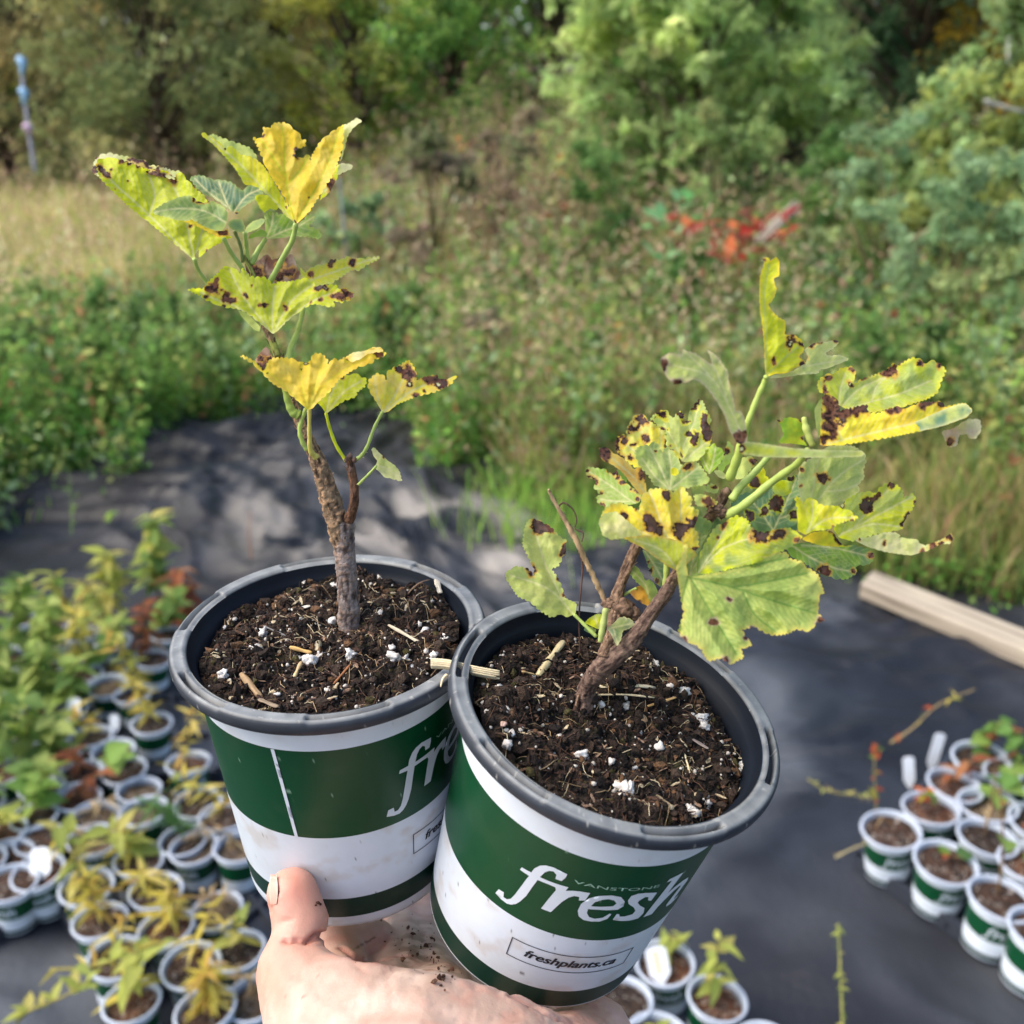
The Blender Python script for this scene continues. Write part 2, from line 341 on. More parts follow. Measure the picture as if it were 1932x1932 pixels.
    c = mix(srgb((17, 13, 11)), srgb((58, 47, 39)), sm(.35, .68, nz)); c = mix(c, srgb((98, 76, 58)), sm(.6, .75, n2*.5+nz*.5)*.6); c = mix(c, srgb((62, 60, 34)), sm(.62, .72, n2)*.4)
    soil = mk('soil', V, F, M['soil'], t, c)
    # crumbs, fibres and grit: too many to count
    b = B(); Vi, Fi = ICO[1]
    for q in range(2300):
        R = Rm*.985*math.sqrt(rng.random()); a = rng.uniform(-np.pi, np.pi); s_ = rng.choice([.0004, .0007, .0010, .0014, .0019], p=[.25, .34, .25, .12, .04]); h = sh(np.array([a]), np.array([R]))[0]
        v = Vi*(rng.uniform(.3, 1.35, 3)*s_)*(1+rng.uniform(-.45, .45, (len(Vi), 1))); ce = fr.P(a, R, h-s_*.3)[0]
        base_c = [srgb((28, 21, 18)), srgb((60, 48, 39)), srgb((98, 72, 50)), srgb((50, 38, 30)), srgb((70, 64, 36))][rng.choice(5, p=[.36, .26, .1, .22, .06])]
        b.add(v+ce, Fi, base_c*rng.uniform(.7, 1.25))
    tag(b.mk('soil_crumbs', M['soil'], t, False), kind='stuff')
    b = B()
    for q in range(620):
        R = Rm*.97*math.sqrt(rng.random()); a = rng.uniform(-np.pi, np.pi); L = rng.uniform(.002, .010); an = rng.uniform(0, 6.28); cv = rng.uniform(-1.2, 1.2); pts = []
        x, y = R*math.cos(a), R*math.sin(a)
        for s_ in range(6):
            r_ = math.hypot(x, y); ph_ = math.atan2(y, x); h = sh(np.array([ph_]), np.array([min(r_, Rm)]))[0]; pts.append(fr.P(ph_, min(r_, Rm), h-.0004-.0012*math.sin(s_/5*3.14)*rng.random())[0])
            x += math.cos(an)*L/5; y += math.sin(an)*L/5; an += cv/5+rng.uniform(-.3, .3)
        v, f = tube(pts, rng.uniform(.00005, .00014), 4, False); b.add(v, f, [srgb((165, 140, 105)), srgb((90, 62, 45)), srgb((200, 185, 150)), srgb((60, 42, 34))][rng.choice(4, p=[.2, .4, .08, .32])])
    tag(b.mk('root_fibres', M['straw'], t), kind='stuff')
    b = B()
    for q in range(330):
        R = Rm*.97*math.sqrt(rng.random()); a = rng.uniform(-np.pi, np.pi); s_ = rng.choice([.0003, .0005, .0008], p=[.45, .4, .15]); h = sh(np.array([a]), np.array([R]))[0]
        v = Vi*s_*(1+rng.uniform(-.3, .3, (len(Vi), 1)))*rng.uniform(.7, 1.2, 3); b.add(v+fr.P(a, R, h-s_*.4)[0], Fi, srgb((214, 206, 194))*rng.uniform(.5, 1.))
    tag(b.mk('fine_perlite', M['perlite'], t), kind='stuff')
    # bark flakes
    b = B()
    for q in range(420):
        R = Rm*.95*math.sqrt(rng.random()); a = rng.uniform(-np.pi, np.pi); h = sh(np.array([a]), np.array([R]))[0]; ce = fr.P(a, R, h-.0006)[0]
        v = Vi*np.array([rng.uniform(.0006, .0030), rng.uniform(.0003, .0009), .0002]); E_ = Matrix.Rotation(rng.uniform(0, 6.28), 3, 'Z') @ Matrix.Rotation(rng.uniform(-.8, .8), 3, 'X') @ Matrix.Rotation(rng.uniform(-.5, .5), 3, 'Y')
        b.add(v@np.array(E_).T+ce, Fi, [srgb((100, 74, 58)), srgb((146, 118, 98)), srgb((190, 172, 140)), srgb((60, 42, 34)), srgb((44, 32, 28))][rng.choice(5, p=[.2, .16, .14, .25, .25])]*rng.uniform(.8, 1.1))
    tag(b.mk('bark_flakes', M['soil'], t, False), kind='stuff')
    return t, soil, sh
print('pots')
potL, soilL, shL = held_pot(FL, 'upright printed pot on the left with a plain white seam line beside the thumb', -4.1, 43, True, .0058, 1, .3)
potR, soilR, shR = held_pot(FR, 'tilted printed pot on the right, the whole brand word facing forward', 0, 0, False, .0082, 2, .12)
J = lambda x, y: (255.6+.3638*x, 958.3+.3638*y)
K = lambda x, y: (766.7+.43784*x, 1086.1+.43784*y)
def on_soil(fr, sh, x, y, lift=0., h0=.009):
    ph, R = fr.hit(x, y, h0)
    for _ in range(3): h = sh(np.array([ph]), np.array([min(R, .046)]))[0]; ph, R = fr.hit(x, y, h-lift)
    return fr.P(ph, R, h-lift)[0]
def perl(fr, sh, soil, lst, fx, s):
    for x, y, r in lst:
        Vi, Fi = ICO[3 if r > 18 else 2]; px, py = fx(x, y); p = on_soil(fr, sh, px, py); rr = r*s*.33/FPX*1.18
        d = 1+(fbm(Vi*1.5+x, 1.3, 3, int(x) % 97)-.5)*2.3; v = Vi*d[:, None]*rr*rng.uniform(.6, 1.25, 3)
        mk('perlite_granule', v+p+np.array([0, 0, rr*.35]), Fi, M['perlite'], soil, mix(srgb((214, 210, 204)), srgb((150, 136, 122)), sm(.45, .6, fbm(Vi*3+y, 1., 2, 5))*.6))
perl(FL, shL, soilL, [(625,735,24),(905,795,26),(960,775,20),(1340,785,30),(1400,795,20),(1547,778,24),(1270,550,18),(1233,572,14),(1040,410,20),(880,410,24),(1350,320,18),(1265,375,20),(1500,640,18),(1560,635,18),(1610,690,24),(1115,770,24),(840,785,20),(1020,590,18),(465,625,14),(350,680,14),(650,775,12),(1435,828,14),(740,970,12),(1510,745,16),(1330,730,14),(1475,610,14),(800,640,12),(675,457,9),(1540,490,10),(780,700,12),(1105,658,9),(455,872,20),(665,655,22)], J, .3638)
perl(FR, shR, soilR, [(928,922,26),(962,928,22),(1275,625,24),(1285,655,20),(1222,1015,24),(1240,1030,16),(1195,508,22),(1140,480,18),(755,780,24),(435,735,15),(495,672,15),(530,690,15),(455,690,14),(350,590,14),(430,577,16),(400,483,12),(412,258,18),(1452,835,26),(1455,885,20),(1303,988,17),(840,560,14),(945,575,16),(1090,745,18),(1070,390,22),(985,830,12),(885,805,12),(1235,600,9),(1395,935,10),(1370,635,12),(1010,680,8),(565,260,8),(500,255,7),(665,522,9),(660,690,7),(1150,620,9),(990,855,9),(640,760,9)], K, .43784)

# ---------------------------------------------------------------- currant seedlings: leaves, stalks, stems
print('plants')
FRM = dict(A=(159.7, 210.8, .28109), B=(345.0, 447.2, .28109), C=(1086.1, 702.8, .23149), D=(1373.6, 607.0, .24802), E=(926.4, 926.4, .3307), G=(1213.9, 460.0, .3307), K=(766.7,1086.1,.43784), H=(894.5, 447.2, .5291), Z=(0, 0, 1.))
def fx(f, P):
    x0, y0, s = FRM[f]; return np.asarray(P, float)[:, :2]*s+np.array([x0, y0])
PAL = dict(Y=(236, 222, 56), YG=(206, 214, 38), G=(110, 142, 86), BG=(92, 130, 104), LG=(170, 190, 100), PG=(196, 206, 112), P=(222, 218, 160), GO=(242, 210, 92), O=(226, 170, 66), BR=(124, 82, 64), DK=(50, 30, 27), PK=(214, 184, 162), VG=(112, 156, 66), BY=(138, 178, 52), OR=(244, 206, 58))
PALL = {k: srgb(v) for k, v in PAL.items()}
def chaikin(P):
    P = np.asarray(P, float); Q = np.roll(P, -1, 0); return np.stack([P*.88+Q*.12, P*.12+Q*.88], 1).reshape(-1, 2)
def serrate(P, base, amp, wl):
    P = resample(P, 1.6); N = np.roll(P, -1, 0)-np.roll(P, 1, 0); N = np.stack([N[:, 1], -N[:, 0]], 1); N /= np.linalg.norm(N, axis=1)[:, None]+1e-9
    A = .5*np.sum(P[:, 0]*np.roll(P[:, 1], -1)-P[:, 1]*np.roll(P[:, 0], -1))
    if A < 0: N = -N
    L = np.concatenate([[0], np.cumsum(np.linalg.norm(np.diff(P, axis=0), axis=1))]); w = wl*(1+.0*L)
    t = np.abs(np.sin(np.pi*(L/w+.9*np.sin(L/31.)+.5*np.sin(L/13.)))); t = t**.7
    f = sm(14, 40, np.linalg.norm(P-base, axis=1)) if base is not None else 1
    am = .45+1.25*fbm(np.stack([L/23., L*0, L*0+amp], 1), 1., 2, 7); return P+N*((t-.6)*amp*f*am)[:, None]
def leafpatch(f, o, z0, z, c, v=(), s=(), teeth=3.3, wl=11., b=0., edge=None, amp=.8, sp=2.3, halo='O', seed=0, vein='P', vs=1.0, base=None, bow=2.0):
    """one blade area: outline o, depth controls z [(x,y,mm)], colours c (two), veins v, spots s [(x,y,r)]"""
    O = fx(f, o); sc = FRM[f][2]; bs = fx(f, [v[0][0]])[0] if len(v) else (fx(f, [base])[0] if base else None)
    O = chaikin(O); O = serrate(O, bs, teeth, wl) if teeth else O
    P, F, bd = fill(O, sp)
    A = bd[0]; ed = segdist(P, A, np.roll(A, -1, 0))
    Zc = np.asarray(z, float); C_ = fx(f, Zc); dz = Zc[:, 2]
    if len(Zc) >= 3:
        X = np.c_[C_, np.ones(len(C_))]; w, *_ = np.linalg.lstsq(X, dz, rcond=None); lin = np.c_[P, np.ones(len(P))]@w; res = dz-X@w
    else: lin = np.full(len(P), dz.mean()); res = dz-dz.mean()
    D = np.linalg.norm(P[:, None]-C_[None], axis=2)+4; wt = 1/D**2; dzp = lin+(wt*res).sum(1)/wt.sum(1)
    ve = np.full(len(P), 50.); ve2 = np.full(len(P), 50.); A1, B1, A2, B2 = [], [], [], []
    for pl in v:
        q = fx(f, pl); q = spline(q, 5); A1 += list(q[:-1]); B1 += list(q[1:]); L = np.concatenate([[0], np.cumsum(np.linalg.norm(np.diff(q, axis=0), axis=1))]); T = L[-1]; n = int(T/13)
        for k in range(1, n+1):
            t = k*T/(n+.6); p = np.array([np.interp(t, L, q[:, 0]), np.interp(t, L, q[:, 1])]); p2 = np.array([np.interp(min(t+3, T), L, q[:, 0]), np.interp(min(t+3, T), L, q[:, 1])]); d = p2-p; d /= np.linalg.norm(d)+1e-9
            for sg in (-1, 1):
                a = sg*math.radians(42); dd = np.array([d[0]*math.cos(a)-d[1]*math.sin(a), d[0]*math.sin(a)+d[1]*math.cos(a)]); l = (T-t)*.55+10
                m_ = p+dd*l*.6; e_ = m_+(dd*.8+d*.35)*l*.4; A2 += [p, m_]; B2 += [m_, e_]
    if A1: ve = segdist(P, A1, B1)
    if A2: ve2 = segdist(P, A2, B2)
    ns = fbm(P+seed*31.7, 1/9., 3, seed); nb = fbm(P+seed*11., 1/34., 3, seed+50)
    puck = np.clip(np.minimum(ve, ve2*1.2), 0, 6)/6.
    dzp = dzp+(nb-.5)*bow*2.6+(ns-.5)*amp*.7+(.5-puck)*.13*vs-2.5*vs*np.clip(ve/22., 0, 1)**1.3*min(1, len(P)/2500.)+np.exp(-ed/7)*(fbm(P, 1/22., 2, seed+9)-.5)*2.4*amp
    Z = z0+dzp/1000.
    c1, c2 = PALL[c[0]], PALL[c[1]]; nm = fbm(P+5, 1/20., 4, seed+3); C3 = mix(c1, c2, sm(.3, .7, nm)*.8); fine = fbm(P, 1/2.6, 2, seed+77)
    C3 = C3*(1+(fine-.5)*.14)[:, None]
    C3 = C3*(.96+.08*puck)[:, None]
    eg = PALL[edge] if edge else C3*1.15
    C3 = mix(C3, eg, .75*np.exp(-ed/3.5) if edge else .5*np.exp(-ed/2.5))
    vc = PALL[vein]
    C3 = mix(C3, vc, .75*vs*np.exp(-(ve/1.7)**2)); C3 = mix(C3, vc, .28*vs*np.exp(-(ve2/1.25)**2))
    if b:
        bn = fbm(P+seed, 1/14., 3, seed+21); k = sm(.62-b*.25, .66-b*.25, bn)*(ed < 4+b*9*bn); h_ = sm(.56-b*.25, .66-b*.25, bn)*(ed < 8+b*11*bn)
        C3 = mix(C3, PALL[halo], h_*.6); C3 = mix(C3, mix(PALL['DK'], PALL['BR'], sm(.4, .7, fine)), k)
    wob = (fbm(P, 1/7., 3, seed+91)-.5)*1.0; F0 = np.zeros(len(P)); F1 = np.zeros(len(P)); holes = []
    for q in s:
        ce = fx(f, [q])[0]; r = q[2]*sc*.84; kind = q[3] if len(q) > 3 else 0; an = q[0]*.7+q[1]*.3; st2 = 1.0+.45*abs(math.sin(q[0]*1.3)); e0 = P-ce; e1 = e0@[math.cos(an), math.sin(an)]; e2 = e0@[-math.sin(an), math.cos(an)]
        d = np.sqrt((e1/st2)**2+(e2*math.sqrt(st2))**2)/r+wob*1.5+(fine-.5)*.35
        g_ = np.exp(-.8*d**2); F0 = F0+g_; F1 = F1+g_*(kind == 1); 
        if kind == 2: holes.append(np.exp(-(d/.42)**2))
    if len(s):
        rough = (fbm(P, 1/5., 3, seed+33)-.5); lv = F0+rough*.34; C3 = mix(C3, PALL[halo], .8*sm(.12, .40, lv)); C3 = mix(C3, C3*.6, sm(.3, .46, lv)*.5)
        wb = np.clip(F1/(F0+1e-6), 0, 1); dk = mix(np.tile(PALL['DK'], (len(P), 1)), mix(PALL['BR'], PALL['DK'], sm(.45, .6, fbm(P, 1/4., 3, seed+35))), wb); dk = mix(dk, np.tile(srgb((112, 62, 42)), (len(P), 1)), sm(.5, .66, fbm(P, 1/6., 3, seed+37))*.55); C3 = mix(C3, dk, sm(.42, .54, lv))
        C3 = mix(C3, srgb((104, 84, 78)), .55*sm(.8, 1.0, F0+rough*.8)*(1-wb))
        for h_ in holes: C3 = mix(C3, PALL['P'], sm(.45, .7, h_))
    V = un(P[:, 0], P[:, 1], Z)
    return V, F, np.clip(C3, 0, 1)
def leaf(parent, patches, label=None):
    b = B()
    for p in patches: b.add(*leafpatch(**p))
    o = b.mk('leaf', M['leaf'], parent)
    if label: o['label'] = label
    return o
def P_(f, o, z0, z, c, **k): return dict(f=f, o=o, z0=z0, z=z, c=c, **k)
def stalk(parent, f, pts, z, r, col='LG', name='leaf_stalk', hairs=0):
    """pts in frame f, z = depths (metres) per point, r radius in reference px"""
    q = fx(f, pts); zz = np.interp(np.linspace(0, 1, len(q)), np.linspace(0, 1, len(np.atleast_1d(z))), np.atleast_1d(z)); W3 = spline(un(q[:, 0], q[:, 1], zz), 7)
    rr = np.interp(np.linspace(0, 1, len(W3)), np.linspace(0, 1, len(np.atleast_1d(r))), np.atleast_1d(r))*zz.mean()/FPX
    b = B(); v, F = tube(W3, rr*(1+.08*np.sin(np.arange(len(W3))*1.3)), 10); c = PALL[col] if isinstance(col, str) else srgb(col)
    C = mix(c*.8, np.clip(c*1.2, 0, 1), fbm(v*1000, 1/3., 3, 3)); b.add(v, F, C)
    for k in range(hairs):
        i = rng.integers(1, len(W3)-1); d = rng.normal(size=3); d /= np.linalg.norm(d); h = W3[i]+d*rr[i]; v, F = tube([h, h+d*.0009+[0, 0, .0002]], [.00007, .00003], 3, False); b.add(v, F, PALL['P'])
    return b.mk(name, M['stalk'], parent)
def woody(parent, name, f, pts, z, r, cols, seed=0, peel=1., n=40):
    q = fx(f, pts); zz = np.interp(np.linspace(0, 1, len(q)), np.linspace(0, 1, len(z)), z); W3 = spline(un(q[:, 0], q[:, 1], zz), 12)
    L = np.concatenate([[0], np.cumsum(np.linalg.norm(np.diff(W3, axis=0), axis=1))]); m = max(8, int(L[-1]/.00045)); t = np.linspace(0, L[-1], m)
    W4 = np.stack([np.interp(t, L, W3[:, i]) for i in range(3)], 1); rr = np.interp(t/L[-1], np.linspace(0, 1, len(r)), r)*np.mean(z)/FPX
    b = B(); v, F = tube(W4, rr, n); a = np.tile(np.arange(n)*2*np.pi/n, m); tt = np.repeat(t, n)*1000; Rr = np.repeat(rr, n)
    Pn = np.stack([np.cos(a)*2.2, np.sin(a)*2.2, tt*.12], 1); g = fbm(Pn, 2.0, 4, seed); kn = fbm(np.stack([np.cos(a), np.sin(a), tt*.28], 1), 1., 3, seed+5); fl = fbm(np.stack([np.cos(a)*1.6, np.sin(a)*1.6, tt*.5], 1), 1.5, 3, seed+7)
    dd = (g-.5)*.40*peel+(kn-.5)*.28+(fl > .56)*.1*peel
    cen = np.repeat(W4, n, 0); k = len(cen); v[:k] = cen+(v[:k]-cen)*(1+dd[:, None])
    c = mix(srgb(cols[0]), srgb(cols[1]), sm(.35, .62, g)); c = mix(c, srgb(cols[2]), sm(.54, .6, fl)*.8*peel); c = mix(c, srgb((48, 34, 28)), sm(.44, .3, g)*.75)
    c = np.vstack([c, c[:1], c[-1:]]); b.add(v, F, c)
    for q_ in range(int(26*peel*L[-1]/.04)):                       # loose curls of bark
        i = rng.integers(2, m-2); an = rng.integers(0, n); p = v[i*n+an]; nrm = p-W4[i]; nrm /= np.linalg.norm(nrm); tg = W4[i+1]-W4[i]; tg /= np.linalg.norm(tg); sd = np.cross(nrm, tg); l = rng.uniform(.0012, .0035); w = rng.uniform(.0002, .0006)
        pp = [p+tg*l*u+nrm*(u**2*l*rng.uniform(.15, .5)) for u in (-.1, .35, .7, 1.)]; vv = np.array([x+sd*w*(s_)*(1-.5*i2/3) for i2, x in enumerate(pp) for s_ in (-1, 1)])
        b.add(vv, np.array([[2*i2, 2*i2+1, 2*i2+3, 2*i2+2] for i2 in range(3)]), srgb(cols[rng.integers(0, 3)]))
    return b.mk(name, M['bark'], parent)

zl = .338
baseL = on_soil(FL, shL, (660-255.6)/.3638, (1185-958.3)/.3638)
pL = empty('currant_seedling', baseL, 'upright seedling with bright yellow leaves rooted in the left pot', 'plant', 'currant seedlings in the held pots')
GB = [(92, 74, 60), (138, 116, 92), (176, 140, 106)]
zsl = FL.depth(660, 1185, .008)
woody(pL, 'stem', 'Z', [(659, 1196), (658, 1150), (655, 1090), (650, 1030), (648, 985)], [zsl, zsl-.004, zsl-.008, zsl-.010, zsl-.012], [22, 20, 18.5, 19, 19], [(104, 92, 88), (134, 122, 116), (150, 118, 94)], 3, .55)
woody(pL, 'branch', 'Z', [(648, 1035), (636, 985), (618, 925), (600, 870), (583, 835), (563, 790), (545, 735), (528, 680), (512, 640), (498, 612)], [zsl-.010, zsl-.013, .349, .346, .343, .341, .340], [17, 20, 19, 16, 13, 9.5, 8, 8, 7, 6.5], GB, 5, 1.)
woody(pL, 'branch', 'Z', [(656, 985), (667, 955), (669, 925), (664, 890), (660, 868)], [zsl-.012, .347, .346, .345], [11, 9.5, 8.5, 8, 7], [(80, 56, 44), (112, 80, 60), (140, 104, 78)], 8, .5)
for (x, y, r) in ((660, 861, 6), (669, 868, 5), (653, 868, 4.5), (661, 886, 5)):
    v = ICO[2][0]*np.array([.8, .8, 1.2])*(1+(fbm(ICO[2][0]*2+x, 1., 2, 4)-.5)[:, None])*r*.345/FPX; mk('bud', v+un1(x, y, .342), ICO[2][1], M['bark'], pL, mix(srgb((70, 52, 46)), srgb((140, 112, 100)), fbm(ICO[2][0]*4, 1., 2, 1)))
woody(pL, 'branch', 'B', [(640, 800), (600, 700), (560, 560), (520, 420), (470, 250), (430, 170), (415, 120)], [.340, .341, .342, .342], [7, 6.5, 5, 4.5, 4], [(112, 118, 62), (140, 146, 72), (120, 90, 60)], 2, .25, 20)
st = lambda *a, **k: stalk(pL, *a, **k)
st('A', [(735, 985), (760, 1060), (820, 1150), (900, 1290)], [.333, .342], [4.2, 3.6, 4.5], 'LG')
st('A', [(930, 850), (985, 950), (1060, 1060), (1075, 1150)], [.330, .342], [4, 4.5], 'LG')
st('A', [(1005, 800), (1045, 900), (1060, 1010)], [.336, .342], 3.2, (126, 140, 84))
st('A', [(1075, 810), (1085, 900), (1095, 1010)], [.338, .343], 4.2, 'LG')
st('A', [(1215, 855), (1165, 930), (1120, 1020)], [.345, .343], [4, 6], 'LG')
st('A', [(1418, 750), (1395, 860), (1330, 980), (1250, 1130), (1200, 1200)], [.334, .345], [4.8, 5.2, 5.6], 'LG')
st('B', [(808, 480), (775, 620), (730, 730), (705, 820), (690, 920)], [.346, .340], [4.5, 5.5, 6.8], 'LG', hairs=6)
st('B', [(680, 1000), (705, 1100), (735, 1170), (775, 1195)], [.333, .336], [5, 7.5, 10], (150, 172, 82), hairs=14)
st('B', [(825, 1150), (785, 1280), (800, 1370), (832, 1430)], [.335, .339], [3.6, 4.5, 4.2], 'LG')
st('B', [(848, 1150), (850, 1320), (856, 1430), (895, 1480)], [.330, .337], [3.6, 4.4, 6.5], (196, 184, 92), hairs=5)
st('B', [(960, 1180), (985, 1280), (1030, 1400), (1097, 1505)], [.337, .343], [2.8, 3.6], 'YG')
st('B', [(1340, 1172), (1285, 1280), (1240, 1400), (1200, 1465), (1160, 1495)], [.337, .343], [3, 4], 'LG', hairs=4)
st('B', [(1300, 1535), (1240, 1600), (1178, 1662)], [.340, .343], [2.2, 3], 'LG', hairs=5)
# the long folded leaf on the left
leaf(pL, [
 P_('A', [(45,405),(58,355),(72,312),(110,287),(170,276),(230,292),(290,302),(340,316),(400,326),(440,360),(500,365),(560,385),(600,400),(640,395),(665,425),(600,455),(440,420),(310,368),(150,325),(95,345),(88,380),(105,440)], zl, [(60,350,9),(300,310,10),(600,400,10),(150,360,5),(500,400,6)], ('P','PG'), teeth=3.2, b=.5, seed=2, vs=.3),
 P_('A', [(735,1000),(600,880),(430,742),(300,640),(200,545),(100,445),(75,358),(88,322),(150,305),(230,318),(310,345),(390,375),(440,395),(470,385),(560,400),(600,450),(625,410),(645,405),(700,470),(760,530),(800,560),(840,640),(800,700),(860,790),(960,830),(990,840),(930,870),(850,910),(765,985),(768,925),(740,960)], zl, [(735,1000,0),(430,740,4),(100,440,0),(150,305,6),(560,400,9),(800,600,6),(960,840,2),(700,700,0)], ('YG','YG'), v=[[(735,1000),(690,780),(640,600),(560,420)],[(735,1000),(430,690),(240,520),(110,390)],[(430,700),(470,560),(430,420)],[(735,1000),(790,800),(850,780)]], s=[(110,385,28),(150,425,26),(265,322,26,1),(300,345,18),(360,355,22),(490,392,28,1),(590,450,34,1),(710,770,16),(740,500,14,1),(180,385,8),(290,465,9,1),(205,520,7,1),(820,940,12)], teeth=2.8, seed=1, halo='O')], 'long folded leaf, acid yellow with browned scalloped upper edge')
leaf(pL, [P_('A', [(450,675),(480,650),(540,610),(640,570),(700,562),(740,585),(760,605),(800,610),(860,600),(930,635),(962,680),(955,740),(930,800),(870,798),(800,770),(720,722),(660,735),(560,710),(480,692)], zl-.014, [(450,675,-4),(700,570,5),(720,720,-3),(955,740,3),(930,640,5)], ('G','LG'), v=[[(950,745),(800,665),(620,650),(462,675)]], s=[(735,585,22),(780,600,24),(822,588,20),(945,805,20)], edge='PG', seed=4, teeth=2.2),
 P_('A', [(660,735),(720,718),(800,768),(870,798),(930,800),(965,785),(968,835),(900,842),(840,815),(760,770)], zl-.010, [(660,735,0),(965,790,4),(840,815,5)], ('YG','Y'), s=[(915,808,34)], seed=5, teeth=1.5, edge='O')], 'grey-green leaf folded over, brown nick on its margin')
leaf(pL, [P_('A', [(700,442),(760,426),(800,432),(860,455),(920,460),(980,470),(1020,500),(1050,530),(1100,500),(1150,496),(1200,508),(1200,538),(1140,590),(1060,640),(1025,690),(980,665),(940,640),(900,600),(820,560),(760,520)], zl+.012, [(700,440,8),(990,690,-4),(1200,520,6),(940,470,8)], ('BG','G'), v=[[(990,690),(940,580),(900,470)],[(990,690),(1080,570),(1180,520)],[(960,640),(830,540),(740,450)]], s=[(1020,688,14)], edge='LG', seed=6, vs=1.3)], 'blue-green leaf standing behind the long yellow one')
leaf(pL, [P_('A', [(963,738),(1000,722),(1050,722),(1072,760),(1075,800),(1045,812),(990,792),(965,768)], zl-.004, [(963,738,0),(1075,800,2),(1050,720,4)], ('G','BG'), edge='PG', seed=7, teeth=1.5, wl=7), P_('A', [(1075,805),(1090,770),(1130,735),(1200,714),(1212,735),(1165,785),(1110,805),(1060,822)], zl, [(1060,820,0),(1200,715,6),(1165,785,0)], ('BG','LG'), edge='PG', seed=8, teeth=1.5, wl=7)])
leaf(pL, [P_('A', [(1100,855),(1105,828),(1140,810),(1190,788),(1225,810),(1218,842),(1180,838),(1140,842)], zl+.002, [(1100,855,0),(1225,810,3),(1190,790,3)], ('BY','LG'), seed=9, teeth=1.2, wl=7)])
leaf(pL, [P_('A', [(1140,575),(1160,555),(1235,560),(1300,640),(1290,660),(1240,650),(1205,680),(1180,650)], zl+.012, [(1140,575,0),(1300,640,5),(1205,680,0)], ('YG','YG'), seed=11, teeth=1),
 P_('A', [(1218,855),(1212,760),(1210,690),(1225,668),(1280,672),(1305,692),(1350,680),(1400,720),(1440,762),(1460,730),(1505,690),(1545,705),(1535,740),(1498,768),(1560,790),(1588,820),(1580,855),(1480,835),(1380,838),(1290,850)], zl+.008, [(1218,855,0),(1225,670,7),(1545,700,8),(1580,855,0),(1400,720,8)], ('BY','G'), v=[[(1218,855),(1340,800),(1440,765),(1530,710)],[(1218,855),(1255,760),(1265,680)]], edge='LG', seed=10)], 'mid-green leaf lying behind the tall yellow leaf')
leaf(pL, [
 P_('A', [(830,165),(860,148),(920,175),(990,200),(1040,215),(1080,232),(1110,240),(1150,290),(1165,335),(1110,315),(1030,275),(920,235)], zl+.008, [(830,160,2),(1040,215,4),(1160,330,2)], ('PG','LG'), teeth=3., wl=10, seed=13, vs=.2),
 P_('A', [(1690,430),(1705,350),(1745,345),(1805,360),(1790,385),(1735,408)], zl+.012, [(1690,420,0),(1805,360,8),(1700,350,5)], ('P','PG'), seed=17, teeth=1.5),
 P_('A', [(1580,590),(1600,500),(1670,400),(1705,345),(1700,440),(1640,545),(1565,605)], zl+.008, [(1580,590,0),(1700,345,6),(1700,440,8)], ('YG','P'), s=[(1650,480,42)], seed=18, teeth=1),
 P_('A', [(1412,745),(1350,700),(1290,625),(1220,550),(1150,500),(1075,490),(1010,380),(930,290),(860,215),(782,160),(795,135),(830,160),(870,180),(920,215),(940,260),(980,225),(1020,260),(1040,285),(1060,290),(1110,300),(1150,320),(1200,360),(1250,440),(1320,560),(1385,660)], zl-.002, [(1412,745,0),(1075,490,0),(785,150,-6),(1040,280,6),(1250,440,4)], ('YG','Y'), v=[[(1410,745),(1200,520),(1040,350),(830,170)]], s=[(1352,640,9)], seed=14, teeth=1.8),
 P_('A', [(1412,748),(1375,640),(1310,520),(1245,430),(1200,330),(1160,230),(1125,170),(1172,182),(1195,160),(1200,100),(1242,112),(1270,75),(1350,72),(1400,110),(1445,150),(1450,180),(1485,190),(1480,230),(1420,255),(1408,290),(1450,315),(1505,283),(1515,335),(1520,300),(1560,235),(1580,200),(1650,140),(1700,110),(1735,85),(1735,150),(1735,230),(1700,340),(1670,420),(1605,520),(1560,590),(1500,680),(1430,748)], zl-.004, [(1412,750,0),(1330,80,6),(1160,230,3),(1735,100,2),(1500,280,7),(1600,520,0)], ('OR','GO'), v=[[(1415,748),(1355,480),(1330,100)],[(1360,490),(1440,400),(1510,290)],[(1415,748),(1560,500),(1640,330),(1710,130)],[(1350,440),(1260,300),(1180,180)]], s=[(1425,282,30),(1408,738,13),(1505,578,7,1),(1200,160,12,1)], seed=15, vein='YG'),
 P_('A', [(1735,85),(1760,85),(1790,65),(1830,38),(1862,65),(1810,100),(1765,160),(1735,290),(1712,340),(1735,230),(1730,150)], zl-.004, [(1735,85,2),(1860,60,-2),(1715,330,6)], ('P','PG'), seed=16, teeth=1.5)], 'tall three-lobed leaf at the top, golden yellow with a bitten notch')
